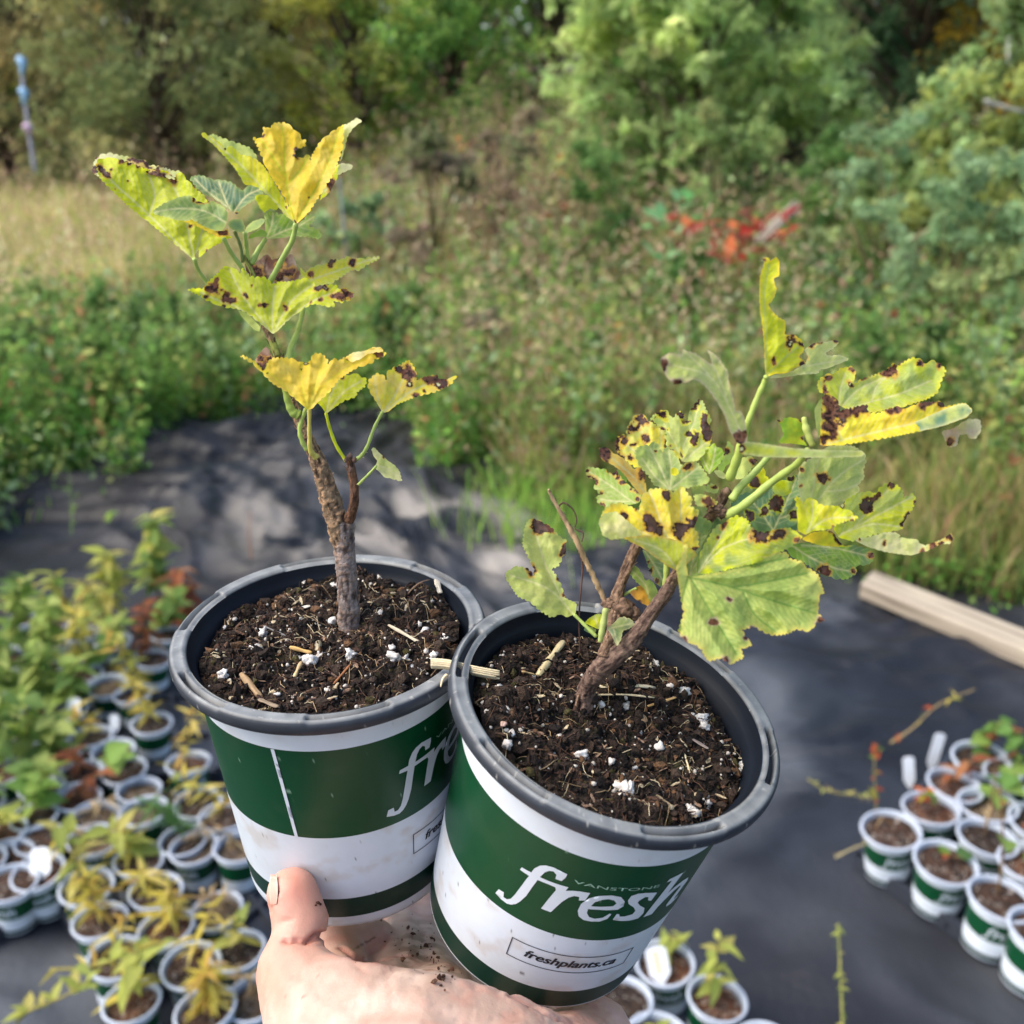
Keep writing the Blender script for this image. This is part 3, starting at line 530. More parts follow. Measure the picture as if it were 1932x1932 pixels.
leaf(pL, [
 P_('B', [(370,490),(430,512),(520,600),(515,636),(480,625),(430,575),(390,530)], zl-.006, [(370,490,0),(515,636,2),(520,600,0)], ('PG','LG'), seed=20, teeth=0),
 P_('B', [(410,180),(440,170),(485,178),(530,140),(565,112),(600,155),(640,140),(720,118),(745,130),(765,205),(795,240),(760,300),(640,320),(605,340),(560,290),(490,300),(440,250)], zl+.008, [(410,180,2),(565,115,10),(760,200,8),(605,330,-2)], ('BR','PK'), s=[(440,215,40,1),(500,230,40,1),(650,190,30,1),(700,240,40,1),(640,270,30,1)], seed=21, teeth=2, vein='DK', amp=1.6, v=[[(618,330),(640,240),(700,150)],[(560,290),(550,200),(565,140)]]),
 P_('B', [(785,200),(820,240),(850,210),(900,190),(960,180),(1000,150),(1050,152),(1110,130),(1160,150),(1230,140),(1325,130),(1310,150),(1230,190),(1185,225),(1130,220),(1060,270),(990,315),(890,330),(830,290),(790,250)], zl+.012, [(785,200,4),(1320,130,14),(990,315,0),(1050,150,9)], ('YG','Y'), v=[[(820,300),(1000,240),(1200,170),(1310,135)]], s=[(990,178,28),(1140,172,32),(860,250,26,1),(1015,160,18)], seed=22, edge='PG'),
 P_('B', [(603,652),(555,610),(500,560),(430,512),(370,482),(270,470),(170,430),(110,390),(90,382),(35,355),(60,345),(140,345),(170,300),(240,240),(270,200),(330,200),(365,225),(380,255),(402,205),(440,262),(490,270),(550,268),(605,318),(640,302),(700,300),(760,290),(820,275),(870,300),(890,332),(960,320),(1028,320),(1035,345),(1090,345),(1152,385),(1112,432),(1070,415),(1080,445),(1015,425),(1015,470),(960,465),(890,450),(860,452),(790,492),(700,562),(640,628)], zl-.006, [(603,652,0),(35,355,-3),(330,200,6),(605,318,6),(820,275,6),(1150,390,2),(500,560,-1),(790,490,-1)], ('YG','YG'), v=[[(603,652),(600,500),(618,330)],[(603,652),(420,420),(310,215)],[(603,652),(380,480),(250,430),(120,375)],[(603,652),(720,440),(870,320)],[(603,652),(820,460),(1000,380),(1130,385)]], s=[(228,292,18,1),(210,345,42,1),(290,395,34,1),(325,425,26),(170,350,26,1),(420,395,17,0),(515,460,15,1),(558,455,20,2),(692,472,24,2),(910,336,26),(955,340,22,2),(1000,398,24,1),(1110,385,44,1),(1050,400,26,1),(925,415,16,1),(860,440,14,1),(275,465,14),(465,325,8),(150,400,16)], seed=23, halo='O')], 'broad acid-yellow leaf with scorched brown patches and small holes')
leaf(pL, [
 P_('B', [(480,832),(515,780),(560,732),(590,780),(612,822),(600,850),(545,875)], zl+.002, [(480,832,0),(565,735,8),(600,850,0)], ('BR','PK'), s=[(520,815,26,1),(585,820,20)], seed=30, teeth=1, amp=1.4),
 P_('B', [(840,1162),(760,1092),(700,1040),(600,982),(540,920),(470,850),(385,800),(400,793),(470,828),(540,865),(600,812),(650,810),(720,812),(770,830),(840,850),(880,780),(935,785),(970,822),(976,855),(1010,812),(1050,830),(1080,810),(1150,785),(1230,762),(1290,740),(1330,750),(1372,790),(1290,822),(1262,850),(1180,872),(1120,905),(1050,952),(980,1042),(905,1110),(872,1150)], zl-.010, [(840,1160,0),(385,800,-4),(770,820,6),(935,785,6),(1330,760,8),(600,980,-1),(1000,1000,-1)], ('GO','OR'), v=[[(840,1160),(795,960),(790,850)],[(840,1160),(640,960),(520,870),(420,808)],[(840,1160),(900,960),(940,810)],[(840,1160),(990,960),(1180,840),(1310,780)]], s=[(545,870,24),(520,850,20,1),(568,915,14,1),(795,890,10),(825,850,16,2),(1320,795,32,1),(1120,820,20,2),(1370,790,12)], seed=31, halo='Y', vein='Y'),
 P_('B', [(1085,812),(1140,775),(1225,765),(1280,738),(1335,742),(1345,770),(1280,775),(1230,790),(1180,825),(1130,840)], zl-.008, [(1085,812,0),(1335,742,6),(1180,825,0)], ('P','GO'), s=[(1100,830,14,1)], seed=32, teeth=1.5)], 'golden leaf at mid stem with a pale curled tip')
leaf(pL, [P_('B', [(962,1188),(930,1140),(900,1110),(930,1060),(1000,980),(1040,940),(1080,930),(1160,918),(1235,955),(1225,1000),(1170,1040),(1162,1072),(1080,1100),(1010,1150)], zl+.002, [(962,1188,0),(1160,920,8),(900,1110,2),(1162,1072,4)], ('YG','YG'), v=[[(962,1188),(985,1080),(1040,960)],[(962,1188),(1080,1040),(1200,965)]], s=[(1070,940,18,2)], seed=33)], 'small lime leaf peeping from behind the golden one')
leaf(pL, [P_('B', [(1342,1182),(1300,1110),(1242,1015),(1245,962),(1300,912),(1350,930),(1368,962),(1375,900),(1410,878),(1440,870),(1480,845),(1515,825),(1550,870),(1572,935),(1560,965),(1622,938),(1700,925),(1730,960),(1842,930),(1805,985),(1690,1042),(1560,1072),(1440,1122),(1380,1172)], zl+.002, [(1342,1182,0),(1245,980,0),(1510,830,9),(1840,930,7),(1560,1072,0)], ('Y','GO'), v=[[(1342,1182),(1300,1050),(1290,930)],[(1342,1182),(1430,1050),(1500,900)],[(1342,1182),(1560,1020),(1800,945)]], s=[(1450,890,26),(1510,880,34,1),(1500,930,28,1),(1520,987,22,2),(1550,920,22,1),(1640,950,30,1),(1700,955,42,1),(1720,995,34,2),(1560,1062,22,1),(1620,1030,14,1),(1760,985,22)], seed=34, halo='O')], 'small fan-shaped yellow leaf with brown scorched tips')
leaf(pL, [P_('B', [(1265,1420),(1285,1412),(1320,1450),(1345,1470),(1380,1505),(1420,1530),(1455,1572),(1472,1642),(1400,1622),(1350,1612),(1318,1575),(1285,1550),(1306,1502),(1280,1472)], zl+.006, [(1300,1535,0),(1270,1415,6),(1472,1640,-4)], ('PG','P'), v=[[(1300,1530),(1380,1560),(1460,1632)],[(1300,1530),(1290,1450),(1275,1425)]], s=[(1350,1474,12)], seed=35, teeth=1.6, wl=8)], 'tiny pale green leaf low on the side twig')

# ---- right seedling
zr = .318
baseR = on_soil(FR, shR, (1104-766.7)/.43784, (1356-1086.1)/.43784)
pR = empty('currant_seedling', baseR, 'leaning bushy seedling with green spotted leaves rooted in the right pot', 'plant', 'currant seedlings in the held pots')
zs = FR.depth(1104, 1345, .012); RB_ = [(86, 66, 54), (118, 94, 76), (158, 130, 106)]
woody(pR, 'stem', 'Z', [(1102, 1362), (1103, 1325), (1110, 1292), (1132, 1262), (1160, 1238), (1196, 1205), (1232, 1152), (1264, 1108)], [zs, zs-.004, .317, .314, .312], [22, 17.5, 17, 20, 18, 14, 12.5, 11.5], [(82, 64, 58), (112, 90, 78), (144, 120, 102)], 11, .6)
woody(pR, 'branch', 'Z', [(1255, 1120), (1283, 1070), (1300, 1030), (1330, 990), (1355, 955), (1372, 925)], [.313, .325, .327, .322, .316], [12, 10, 9, 9, 10, 8], RB_, 12, .6)
woody(pR, 'branch', 'Z', [(1140, 1240), (1158, 1195), (1160, 1160), (1168, 1112), (1188, 1060), (1206, 1020), (1235, 970), (1262, 930)], [.316, .320, .324, .326], [14, 14, 13, 10, 10, 9, 8, 7], RB_, 13, .7)
for (x, y, r) in ((1176, 1150, 24), (1150, 1142, 15), (1196, 1158, 15), (1168, 1178, 18), (1350, 958, 14), (1362, 968, 12), (1160, 1228, 20)):
    v, f_ = ICO[3]; d = 1+(fbm(v*2.2+x, 1., 4, int(y))-.5)*1.1; mk('bark_knot', v*d[:, None]*r*.31/FPX*np.array([1.1, .9, .9])+un1(x, y, .320 if x < 1300 else .313), f_, M['bark'], pR, mix(srgb((60, 46, 38)), srgb((138, 110, 90)), sm(.35, .7, fbm(v*5, 1., 3, 2))))
woody(pR, 'root', 'Z', [(1092, 1312), (1086, 1340), (1092, 1362), (1076, 1378), (1052, 1398), (1042, 1412)], [zs-.006, zs-.001, zs+.001], [2.5, 4, 6, 9, 11, 12], [(110, 84, 68), (150, 124, 100), (84, 60, 48)], 14, .5, 16)
st = lambda *a, **k: stalk(pR, *a, **k)
st('G', [(702, 755), (690, 790), (650, 880), (600, 1010), (565, 1120), (530, 1240), (490, 1340)], [.296, .300, .312], [4.6, 5.5, 6, 8.5, 9.5], (172, 190, 92))
st('H', [(1060, 770), (1000, 840), (950, 890), (920, 935)], [.312, .314], [5.5, 8], (164, 184, 96))
st('H', [(1190, 760), (1150, 810), (1060, 875), (970, 950), (900, 995)], [.290, .306, .313], [6, 7.5, 9.5], (168, 186, 94), hairs=10)
st('E', [(470, 700), (540, 770), (600, 830)], [.317, .316], [3, 4], 'LG')
st('E', [(655, 672), (640, 760), (622, 860)], [.310, .312], [5.5, 6.5, 5], (176, 186, 110), hairs=8)
st('E', [(1000, 380), (1000, 470), (990, 560)], [.320, .322], 5.5, (170, 185, 96))
st('E', [(830, 555), (790, 575), (745, 600)], [.322, .322], 3, 'LG')
st('G', [(915, 990), (930, 1060), (965, 1150)], [.300, .302], [4, 7, 6], 'PG', hairs=14, name='bud_stalk')
# leaves, back to front
leaf(pR, [P_('C', [(72,800),(110,768),(170,780),(240,790),(300,830),(330,800),(390,880),(430,920),(500,960),(535,1000),(520,1060),(440,1082),(360,1060),(330,1092),(250,1102),(180,1062),(165,1010),(205,1000),(150,940),(160,880),(100,850)], zr+.012, [(72,800,8),(330,800,6),(250,1100,0),(535,1000,-6)], ('LG','BY'), v=[[(520,1090),(400,1010),(280,920),(90,800)],[(440,1050),(330,1050),(200,1030)]], s=[(390,890,28),(340,860,18),(500,1030,24),(88,800,16),(200,1095,22,1),(270,805,14)], seed=40, b=.1), P_('C', [(330,790),(370,800),(420,870),(420,900),(370,860)], zr+.02, [(330,790,0),(420,870,3),(370,860,0)], ('BY','G'), teeth=1, seed=41)], 'toothed green leaf at the far left of the clump')
leaf(pR, [P_('C', [(330,650),(328,560),(345,520),(390,505),(425,560),(413,480),(430,430),(480,350),(540,335),(600,400),(650,398),(665,440),(735,460),(738,560),(720,600),(770,620),(830,630),(858,665),(850,705),(750,705),(640,760),(500,780),(440,740),(360,690)], zr+.022, [(330,600,2),(480,350,9),(735,460,6),(850,700,0),(500,780,-4)], ('Y','PG'), v=[[(640,750),(560,560),(500,360)],[(640,750),(690,600),(700,470)],[(640,750),(450,620),(350,540)]], s=[(520,372,50),(465,455,34),(575,540,38),(475,587,22),(400,560,32),(750,590,34),(800,605,30),(440,690,30),(700,455,12),(630,600,16),(560,400,26)], seed=42, halo='O', b=.15)], 'pale yellow leaf with many black-brown spots at the back')
leaf(pR, [P_('C', [(600,390),(640,340),(700,305),(745,312),(772,350),(790,378),(810,350),(850,312),(885,345),(880,400),(908,392),(940,300),(1008,216),(1040,240),(1060,300),(1105,380),(1090,450),(1115,490),(1100,570),(1085,605),(1050,655),(1000,722),(860,732),(840,650),(740,600),(735,480),(655,425)], zr+.018, [(600,390,6),(1008,216,10),(1110,480,4),(860,730,-2),(740,600,0)], ('LG','PG'), v=[[(880,730),(880,600),(960,420),(1005,240)],[(880,730),(800,560),(720,420)],[(880,720),(1000,620),(1080,560)]], s=[(1065,430,46),(1080,525,44),(1050,350,26),(870,355,34),(690,340,44,0),(960,540,44,0),(915,500,30),(840,335,20),(1060,480,40)], seed=43, b=.2, halo='Y'), ], 'upright green leaf with a charred right margin')
leaf(pR, [P_('C', [(1008,702),(1020,650),(1062,618),(1130,578),(1160,610),(1200,628),(1212,680),(1180,740),(1130,790),(1090,832),(1050,790),(1030,740)], zr+.012, [(1090,830,0),(1130,580,6),(1010,700,3)], ('BY','YG'), v=[[(1085,830),(1120,720),(1140,610)],[(1090,810),(1050,730),(1030,680)]], seed=44), P_('C', [(1150,780),(1200,720),(1225,600),(1240,560),(1280,595),(1292,650),(1260,720),(1210,790),(1180,820)], zr+.008, [(1150,780,0),(1240,560,5),(1260,720,3)], ('LG','BY'), s=[(1222,645,32)], seed=45)], 'bright fresh green leaflet in the middle of the clump')
leaf(pR, [P_('C', [(1250,1060),(1290,1000),(1350,960),(1410,930),(1480,940),(1545,1005),(1500,1060),(1440,1090),(1340,1130),(1280,1110)], zr+.012, [(1250,1060,0),(1480,940,5),(1440,1090,2)], ('G','LG'), v=[[(1250,1080),(1380,1020),(1520,1000)]], seed=46), P_('C', [(1400,905),(1440,860),(1470,780),(1535,768),(1545,830),(1580,880),(1540,900),(1500,935),(1430,955)], zr+.010, [(1400,905,0),(1535,770,5),(1500,935,0)], ('YG','Y'), s=[(1450,880,44),(1480,915,30),(1440,850,22)], seed=47)])
leaf(pR, [P_('C', [(1300,800),(1330,730),(1370,690),(1440,685),(1480,720),(1440,780),(1380,850),(1310,880)], zr+.006, [(1300,800,0),(1440,690,5),(1380,850,0)], ('PG','LG'), s=[(1455,720,34,1)], seed=48), P_('C', [(1125,800),(1170,795),(1225,830),(1215,870),(1160,850)], zr+.004, [(1125,800,0),(1225,830,3),(1160,850,0)], ('P','PG'), seed=49, teeth=1)])
leaf(pR, [P_('D', [(10,1400),(60,1340),(130,1300),(230,1310),(330,1270),(340,1235),(400,1202),(470,1180),(535,1165),(548,1340),(530,1480),(530,1592),(430,1575),(350,1592),(240,1590),(180,1562),(150,1490),(100,1455)], zr+.006, [(10,1400,0),(535,1165,8),(350,1590,-3),(530,1590,0)], ('G','BG'), v=[[(345,1590),(430,1400),(520,1190)],[(345,1590),(250,1450),(170,1350)],[(380,1500),(460,1470),(520,1400)]], s=[(210,1215,46),(215,1245,36),(380,1370,56),(480,1180,30),(500,1475,40),(280,1440,36),(340,1400,30),(165,1460,34),(160,1500,22)], seed=50, halo='YG'), P_('D', [(335,1240),(400,1200),(490,1215),(480,1300),(420,1330),(345,1300)], zr+.003, [(335,1240,0),(490,1215,2),(420,1330,0)], ('YG','LG'), s=[(370,1350,30)], seed=51, teeth=1)], 'dark green leaf with black blotches behind the thick stalk')
leaf(pR, [P_('C', [(540,1440),(600,1470),(700,1510),(760,1600),(745,1770),(690,1745),(640,1690),(600,1610),(585,1560)], zr+.012, [(540,1440,0),(745,1770,4),(700,1510,4)], ('G','LG'), s=[(610,1620,26),(660,1700,22),(590,1550,14)], v=[[(560,1450),(660,1600),(735,1760)]], seed=52)])
leaf(pR, [P_('Z', [(1268,1000),(1290,965),(1325,950),(1352,975),(1372,1005),(1362,1040),(1335,1062),(1318,1092),(1290,1100),(1272,1060)], .3215, [(1268,1000,0),(1352,975,4),(1290,1100,-2)], ('G','LG'), v=[[(1300,1095),(1312,1030),(1330,965)],[(1302,1080),(1340,1030),(1365,1010)]], s=[(1290,990,8),(1350,1050,7)], seed=95)], 'green leaf tucked behind the curled yellow one')
leaf(pR, [P_('C', [(480,655),(500,612),(550,595),(600,590),(642,558),(682,600),(700,655),(742,600),(790,640),(832,700),(850,755),(900,738),(980,720),(1032,780),(1080,850),(1092,890),(1040,915),(950,932),(860,952),(780,965),(640,920),(600,850),(520,760)], zr-.004, [(480,655,2),(780,960,-2),(740,600,8),(1085,880,0)], ('LG','G'), v=[[(770,955),(690,780),(610,620)],[(770,955),(780,800),(760,640)],[(770,955),(900,850),(1000,770)],[(770,955),(650,850),(540,700)]], s=[(922,768,34),(650,640,14,1)], seed=53, edge='PG', amp=.9), P_('C', [(775,785),(800,772),(835,790),(840,825),(810,845),(775,830)], zr-.007, [(775,785,0),(840,800,0),(810,845,0)], ('Y','Y'), seed=54, teeth=0)], 'soft green leaf with one black spot near the centre of the clump')
leaf(pR, [P_('C', [(195,690),(200,650),(190,615),(235,610),(262,612),(300,652),(380,692),(430,740),(480,792),(520,765),(562,830),(575,930),(578,1000),(530,1002),(440,890),(380,812),(300,752),(230,722)], zr-.010, [(195,680,-4),(575,1000,0),(480,790,5),(380,812,-3)], ('O','GO'), v=[[(570,990),(480,860),(300,700)]], s=[(230,640,50,1),(240,690,40,1),(540,830,44,1),(590,870,24,1)], seed=55, teeth=1.2, halo='O')], 'orange curled leaf with a shrivelled brown end')
leaf(pR, [P_('C', [(930,955),(960,920),(1010,910),(1060,925),(1060,965),(1020,1000),(960,1000)], zr-.006, [(930,955,0),(1060,925,3),(960,1000,0)], ('PG','G'), seed=56, teeth=2.5, wl=6, amp=2.5), P_('C', [(1060,925),(1110,905),(1160,930),(1165,975),(1110,985),(1060,965)], zr-.004, [(1060,925,0),(1160,930,0),(1110,985,3)], ('PG','LG'), s=[(1130,935,22)], seed=57, amp=2), P_('C', [(960,1000),(1020,990),(1090,1010),(1165,1060),(1120,1090),(1040,1100),(980,1080)], zr-.008, [(960,1000,0),(1165,1060,3),(1040,1100,-2)], ('PG','LG'), s=[(1090,1060,50,1),(1080,1040,30)], seed=58, amp=2.5, wl=6), P_('C', [(980,1180),(1040,1180),(1120,1230),(1060,1330),(1000,1290),(975,1240)], zr-.004, [(980,1180,0),(1120,1230,3),(1000,1290,0)], ('LG','G'), seed=59, amp=2)], 'crumpled young leaflets around the growing tip')
leaf(pR, [P_('C', [(190,1215),(230,1115),(290,1070),(370,1060),(450,1092),(520,1122),(535,1010),(600,952),(700,942),(760,965),(800,975),(870,918),(915,990),(952,1025),(935,1090),(1000,1120),(1002,1180),(960,1255),(1002,1320),(1000,1440),(950,1450),(900,1420),(840,1385),(700,1350),(560,1350),(420,1345),(290,1362),(225,1330)], zr-.016, [(190,1215,-6),(370,1060,4),(870,918,6),(1000,1330,4),(560,1350,-4),(840,1380,-4)], ('Y','OR'), v=[[(880,1560),(740,1330),(660,1120),(600,970)],[(880,1560),(860,1300),(860,950)],[(840,1500),(560,1310),(300,1230)]], s=[(395,1165,32),(600,1200,52),(610,1260,50),(680,1300,38),(740,1000,38),(860,1270,60),(850,1320,40),(950,1220,40),(990,1190,24),(985,1440,26),(500,1100,30,1)], seed=60, halo='O', edge='PG', base=(880,1560)),
 P_('C', [(185,1220),(230,1150),(330,1130),(470,1250),(540,1330),(420,1345),(290,1362),(225,1330)], zr-.022, [(185,1220,-4),(540,1330,2),(290,1362,-4),(330,1130,0)], ('P','PG'), seed=62, teeth=1.5),
 P_('C', [(380,1345),(560,1330),(700,1335),(840,1370),(905,1400),(960,1450),(990,1490),(940,1530),(900,1570),(840,1625),(750,1580),(640,1500),(520,1415)], zr-.024, [(380,1345,-2),(840,1625,6),(990,1490,6),(700,1335,-4)], ('LG','YG'), v=[[(835,1620),(700,1450),(480,1365)],[(835,1620),(880,1500),(900,1420)]], seed=61, teeth=1, edge='O')], 'curled yellow leaf with large burnt spots facing the camera')
leaf(pR, [P_('C', [(405,1590),(440,1572),(495,1578),(540,1640),(572,1700),(600,1685),(640,1720),(665,1770),(682,1850),(650,1915),(600,1860),(560,1760),(500,1712),(440,1640)], zr+.004, [(405,1590,0),(650,1915,-2),(600,1685,4)], ('BY','LG'), v=[[(600,1840),(560,1720),(430,1590)]], seed=63, teeth=1.8), P_('C', [(440,1795),(480,1760),(522,1732),(600,1765),(642,1850),(625,1925),(560,1890),(490,1850)], zr+.002, [(440,1795,0),(642,1850,3),(560,1890,0)], ('O','BR'), s=[(520,1880,28,1)], seed=64, teeth=1.2)], 'small leaflet, half green and half orange-brown, between the stems')
# right-hand group
leaf(pR, [P_('D', [(440,1720),(560,1680),(700,1700),(830,1712),(960,1700),(1080,1738),(1112,1780),(1100,1820),(1050,1850),(975,1852),(978,1915),(900,1960),(800,1955),(690,1905),(580,1835),(480,1785)], zr+.006, [(440,1720,0),(1100,1760,6),(900,1960,-2),(580,1835,-2)], ('G','BY'), v=[[(470,1690),(620,1790),(800,1870),(940,1900)],[(560,1700),(800,1720),(1060,1780)]], s=[(725,1900,54,0),(1092,1775,30,1),(955,1900,22,1)], seed=70)], 'dark green underneath leaf with a black spot near the plank')
leaf(pR, [P_('D', [(545,1345),(530,1210),(545,1090),(590,1062),(620,1045),(690,990),(760,955),(820,935),(880,938),(960,948),(1040,1002),(1052,1060),(1028,1130),(1038,1185),(992,1235),(995,1300),(930,1352),(820,1402),(700,1425),(600,1600),(540,1600)], zr-.002, [(545,1600,-2),(600,1050,2),(1045,1020,10),(930,1350,6)], ('LG','PG'), v=[[(560,1600),(700,1340),(860,1160),(1030,1050)],[(560,1600),(640,1300),(700,1000)],[(740,1290),(880,1280),(980,1240)]], s=[(722,1187,46,0),(565,1125,20,1),(550,1250,14,1)], seed=71, edge='P')], 'large sage-green leaf with an oval black spot')
leaf(pR, [P_('D', [(700,1420),(770,1400),(850,1415),(905,1350),(990,1302),(1080,1292),(1145,1305),(1150,1260),(1195,1235),(1240,1222),(1285,1242),(1332,1290),(1330,1345),(1408,1305),(1432,1352),(1400,1430),(1345,1500),(1332,1572),(1262,1592),(1100,1622),(960,1672),(845,1645),(800,1575),(825,1542),(985,1512),(970,1462),(850,1425)], zr-.006, [(820,1640,0),(1240,1225,8),(1430,1340,6),(1330,1570,2),(700,1420,0)], ('YG','LG'), v=[[(820,1640),(1080,1500),(1400,1330)],[(860,1610),(1100,1540),(1310,1560)],[(960,1560),(1080,1420),(1220,1280)]], s=[(1060,1395,50,0),(1025,1415,36,0),(1115,1345,34),(1240,1245,28),(868,1392,28,2),(1365,1470,28),(1345,1530,34),(1430,1380,22),(1150,1310,16,1)], seed=72, halo='Y')], 'yellow-green leaf with a teardrop black spot on the right')
leaf(pR, [P_('D', [(508,1330),(540,1335),(575,1395),(590,1350),(640,1338),(700,1390),(740,1400),(820,1400),(880,1425),(930,1442),(988,1492),(960,1512),(900,1515),(830,1540),(760,1582),(650,1592),(590,1622),(530,1592),(528,1450)], zr-.020, [(508,1330,0),(985,1492,-2),(650,1592,-2),(640,1338,4)], ('YG','Y'), v=[[(600,1600),(640,1500),(640,1360)],[(600,1600),(760,1500),(960,1490)]], s=[(940,1515,16,1),(800,1560,16)], seed=73, halo='O'),
 P_('D', [(555,1655),(640,1602),(760,1590),(800,1600),(830,1650),(870,1700),(960,1705),(860,1715),(700,1702)], zr-.018, [(555,1655,0),(960,1705,2),(760,1590,2)], ('YG','OR'), s=[(790,1590,24),(820,1640,24),(860,1690,18),(900,1690,16)], seed=74, teeth=1),
 P_('D', [(960,1662),(1010,1640),(1050,1645),(1120,1625),(1200,1600),(1285,1605),(1310,1630),(1300,1640),(1380,1650),(1440,1658),(1465,1690),(1500,1702),(1560,1680),(1622,1660),(1690,1610),(1718,1640),(1690,1690),(1620,1690),(1500,1750),(1380,1778),(1200,1752),(1060,1712)], zr-.014, [(960,1662,0),(1300,1610,4),(1710,1630,-2),(1380,1778,-2)], ('P','PG'), v=[[(970,1670),(1200,1700),(1380,1760)]], s=[(1560,1705,34,1),(1480,1745,24,1),(1690,1640,34),(1620,1685,24,1),(1190,1680,20,1),(1000,1650,14,1)], seed=75, teeth=1.5)], 'pale folded leaf with a long dry brown tip')
leaf(pR, [P_('G', [(760,1000),(790,1012),(800,995),(850,990),(900,1008),(928,1042),(922,1085),(905,1105),(935,1155),(880,1142),(790,1138),(770,1130),(802,1090),(785,1040)], zr-.008, [(760,1000,0),(930,1040,4),(880,1140,-2)], ('BY','YG'), s=[(765,1000,22),(925,1110,20),(905,1010,18)], seed=76, teeth=1)], 'small curled lime leaf with a blackened corner')
leaf(pR, [P_('G', [(975,945),(1000,900),(1020,875),(1030,960),(1015,1080),(1000,1110),(985,1040)], zr-.006, [(975,945,0),(1020,875,3),(1000,1110,0)], ('LG','PG'), seed=77, teeth=.8),
 P_('G', [(1000,840),(992,800),(1005,770),(1050,742),(1090,742),(1120,712),(1190,698),(1215,740),(1190,805),(1250,770),(1300,755),(1345,738),(1385,720),(1430,680),(1450,700),(1500,665),(1540,648),(1585,660),(1612,685),(1650,662),(1700,690),(1728,722),(1700,780),(1680,850),(1620,885),(1500,925),(1300,965),(1180,955),(1080,900),(1030,855)], zr-.006, [(1000,820,4),(1200,700,10),(1540,650,8),(1725,720,8),(1300,965,-4),(1080,900,-2)], ('LG','YG'), v=[[(1120,960),(1300,900),(1450,860),(1640,780)],[(1120,940),(1230,830),(1380,760)],[(1120,950),(1120,850),(1150,740)],[(1300,900),(1340,800),(1450,720)]], s=[(1055,762,22,1),(1040,835,20,1),(1400,735,36,1),(1440,690,20),(1580,680,22,1),(1195,720,24,1),(1180,800,16,2),(1690,690,20,1),(1260,765,16,1)], seed=78, edge='Y'),
 P_('G', [(1008,1155),(1010,1080),(1015,1000),(1018,920),(1022,868),(1060,850),(1090,880),(1115,905),(1120,955),(1200,932),(1278,915),(1280,962),(1340,968),(1400,940),(1450,928),(1500,942),(1560,912),(1620,900),(1650,905),(1700,898),(1720,930),(1780,918),(1835,908),(1880,950),(1845,990),(1700,1040),(1500,1085),(1300,1122),(1150,1145)], zr-.020, [(1008,1155,0),(1060,850,4),(1280,920,6),(1650,900,4),(1880,950,-2),(1500,1085,-4)], ('Y','OR'), v=[[(1010,1150),(1300,1080),(1600,1010),(1850,945)],[(1130,1110),(1080,1000),(1050,880)]], s=[(1060,900,54,1),(1100,950,44,1),(1150,960,40,1),(1220,950,40,1),(1040,990,34,1),(1045,1050,26,1),(1030,1110,34),(1090,1108,20,1),(1140,1010,24,2),(1270,945,24),(1440,935,36,1),(1400,955,24,1),(1600,915,34,1),(1640,905,20),(1700,915,24),(1080,1040,34,1)], seed=79, halo='O'),
 P_('G', [(1480,1090),(1500,1040),(1620,985),(1700,950),(1780,920),(1835,908),(1880,950),(1845,990),(1700,1042)], zr-.023, [(1480,1085,0),(1880,950,-3),(1700,950,2)], ('BG','PG'), seed=80, teeth=.6, edge='P', base=(1480,1090)),
 P_('G', [(1700,1068),(1760,1058),(1850,1000),(1920,1000),(1930,1060),(1900,1112),(1862,1110),(1840,1085),(1800,1092),(1790,1152),(1740,1162),(1718,1110)], zr-.024, [(1700,1068,0),(1925,1020,-3),(1750,1150,4)], ('PK','P'), s=[(1750,1130,30,1)], seed=81, teeth=1.5, amp=2.5)], 'big folded leaf at the far right, yellow inside with rusty edge and shrivelled pink tip')
leaf(pR, [P_('G', [(700,762),(692,700),(690,600),(680,480),(665,380),(660,300),(665,180),(690,110),(680,80),(715,78),(722,100),(755,75),(772,90),(778,130),(775,182),(745,195),(748,225),(762,260),(745,310),(712,350),(735,385),(770,420),(810,438),(812,480),(805,520),(860,518),(900,545),(915,580),(915,612),(888,642),(932,685),(880,700),(820,738),(750,742)], zr-.014, [(700,762,0),(665,300,-2),(755,75,6),(812,480,4),(915,600,6)], ('YG','YG'), v=[[(700,755),(700,500),(690,300),(715,120)],[(700,755),(790,665),(890,580)]], s=[(840,560,32,2),(745,675,22,1),(903,575,20),(910,640,18,1),(688,92,14,1),(905,690,18,1)], seed=82, teeth=1.2, edge='OR', halo='O', vein='PG'),
 P_('G', [(720,768),(740,748),(820,738),(890,705),(930,680),(935,640),(920,600),(970,568),(1050,558),(1095,548),(1118,560),(1080,600),(1040,620),(1052,640),(1118,632),(1178,658),(1080,700),(1002,722),(1000,740),(900,745),(800,762)], zr-.008, [(720,768,-4),(1118,560,6),(1178,658,6),(900,745,-2)], ('PG','LG'), v=[[(730,765),(900,705),(1150,660)]], s=[(960,575,20),(1010,563,16),(1100,555,14),(920,640,18)], seed=83, teeth=1.2, edge='P')], 'narrow upright yellow leaf standing highest on the right')
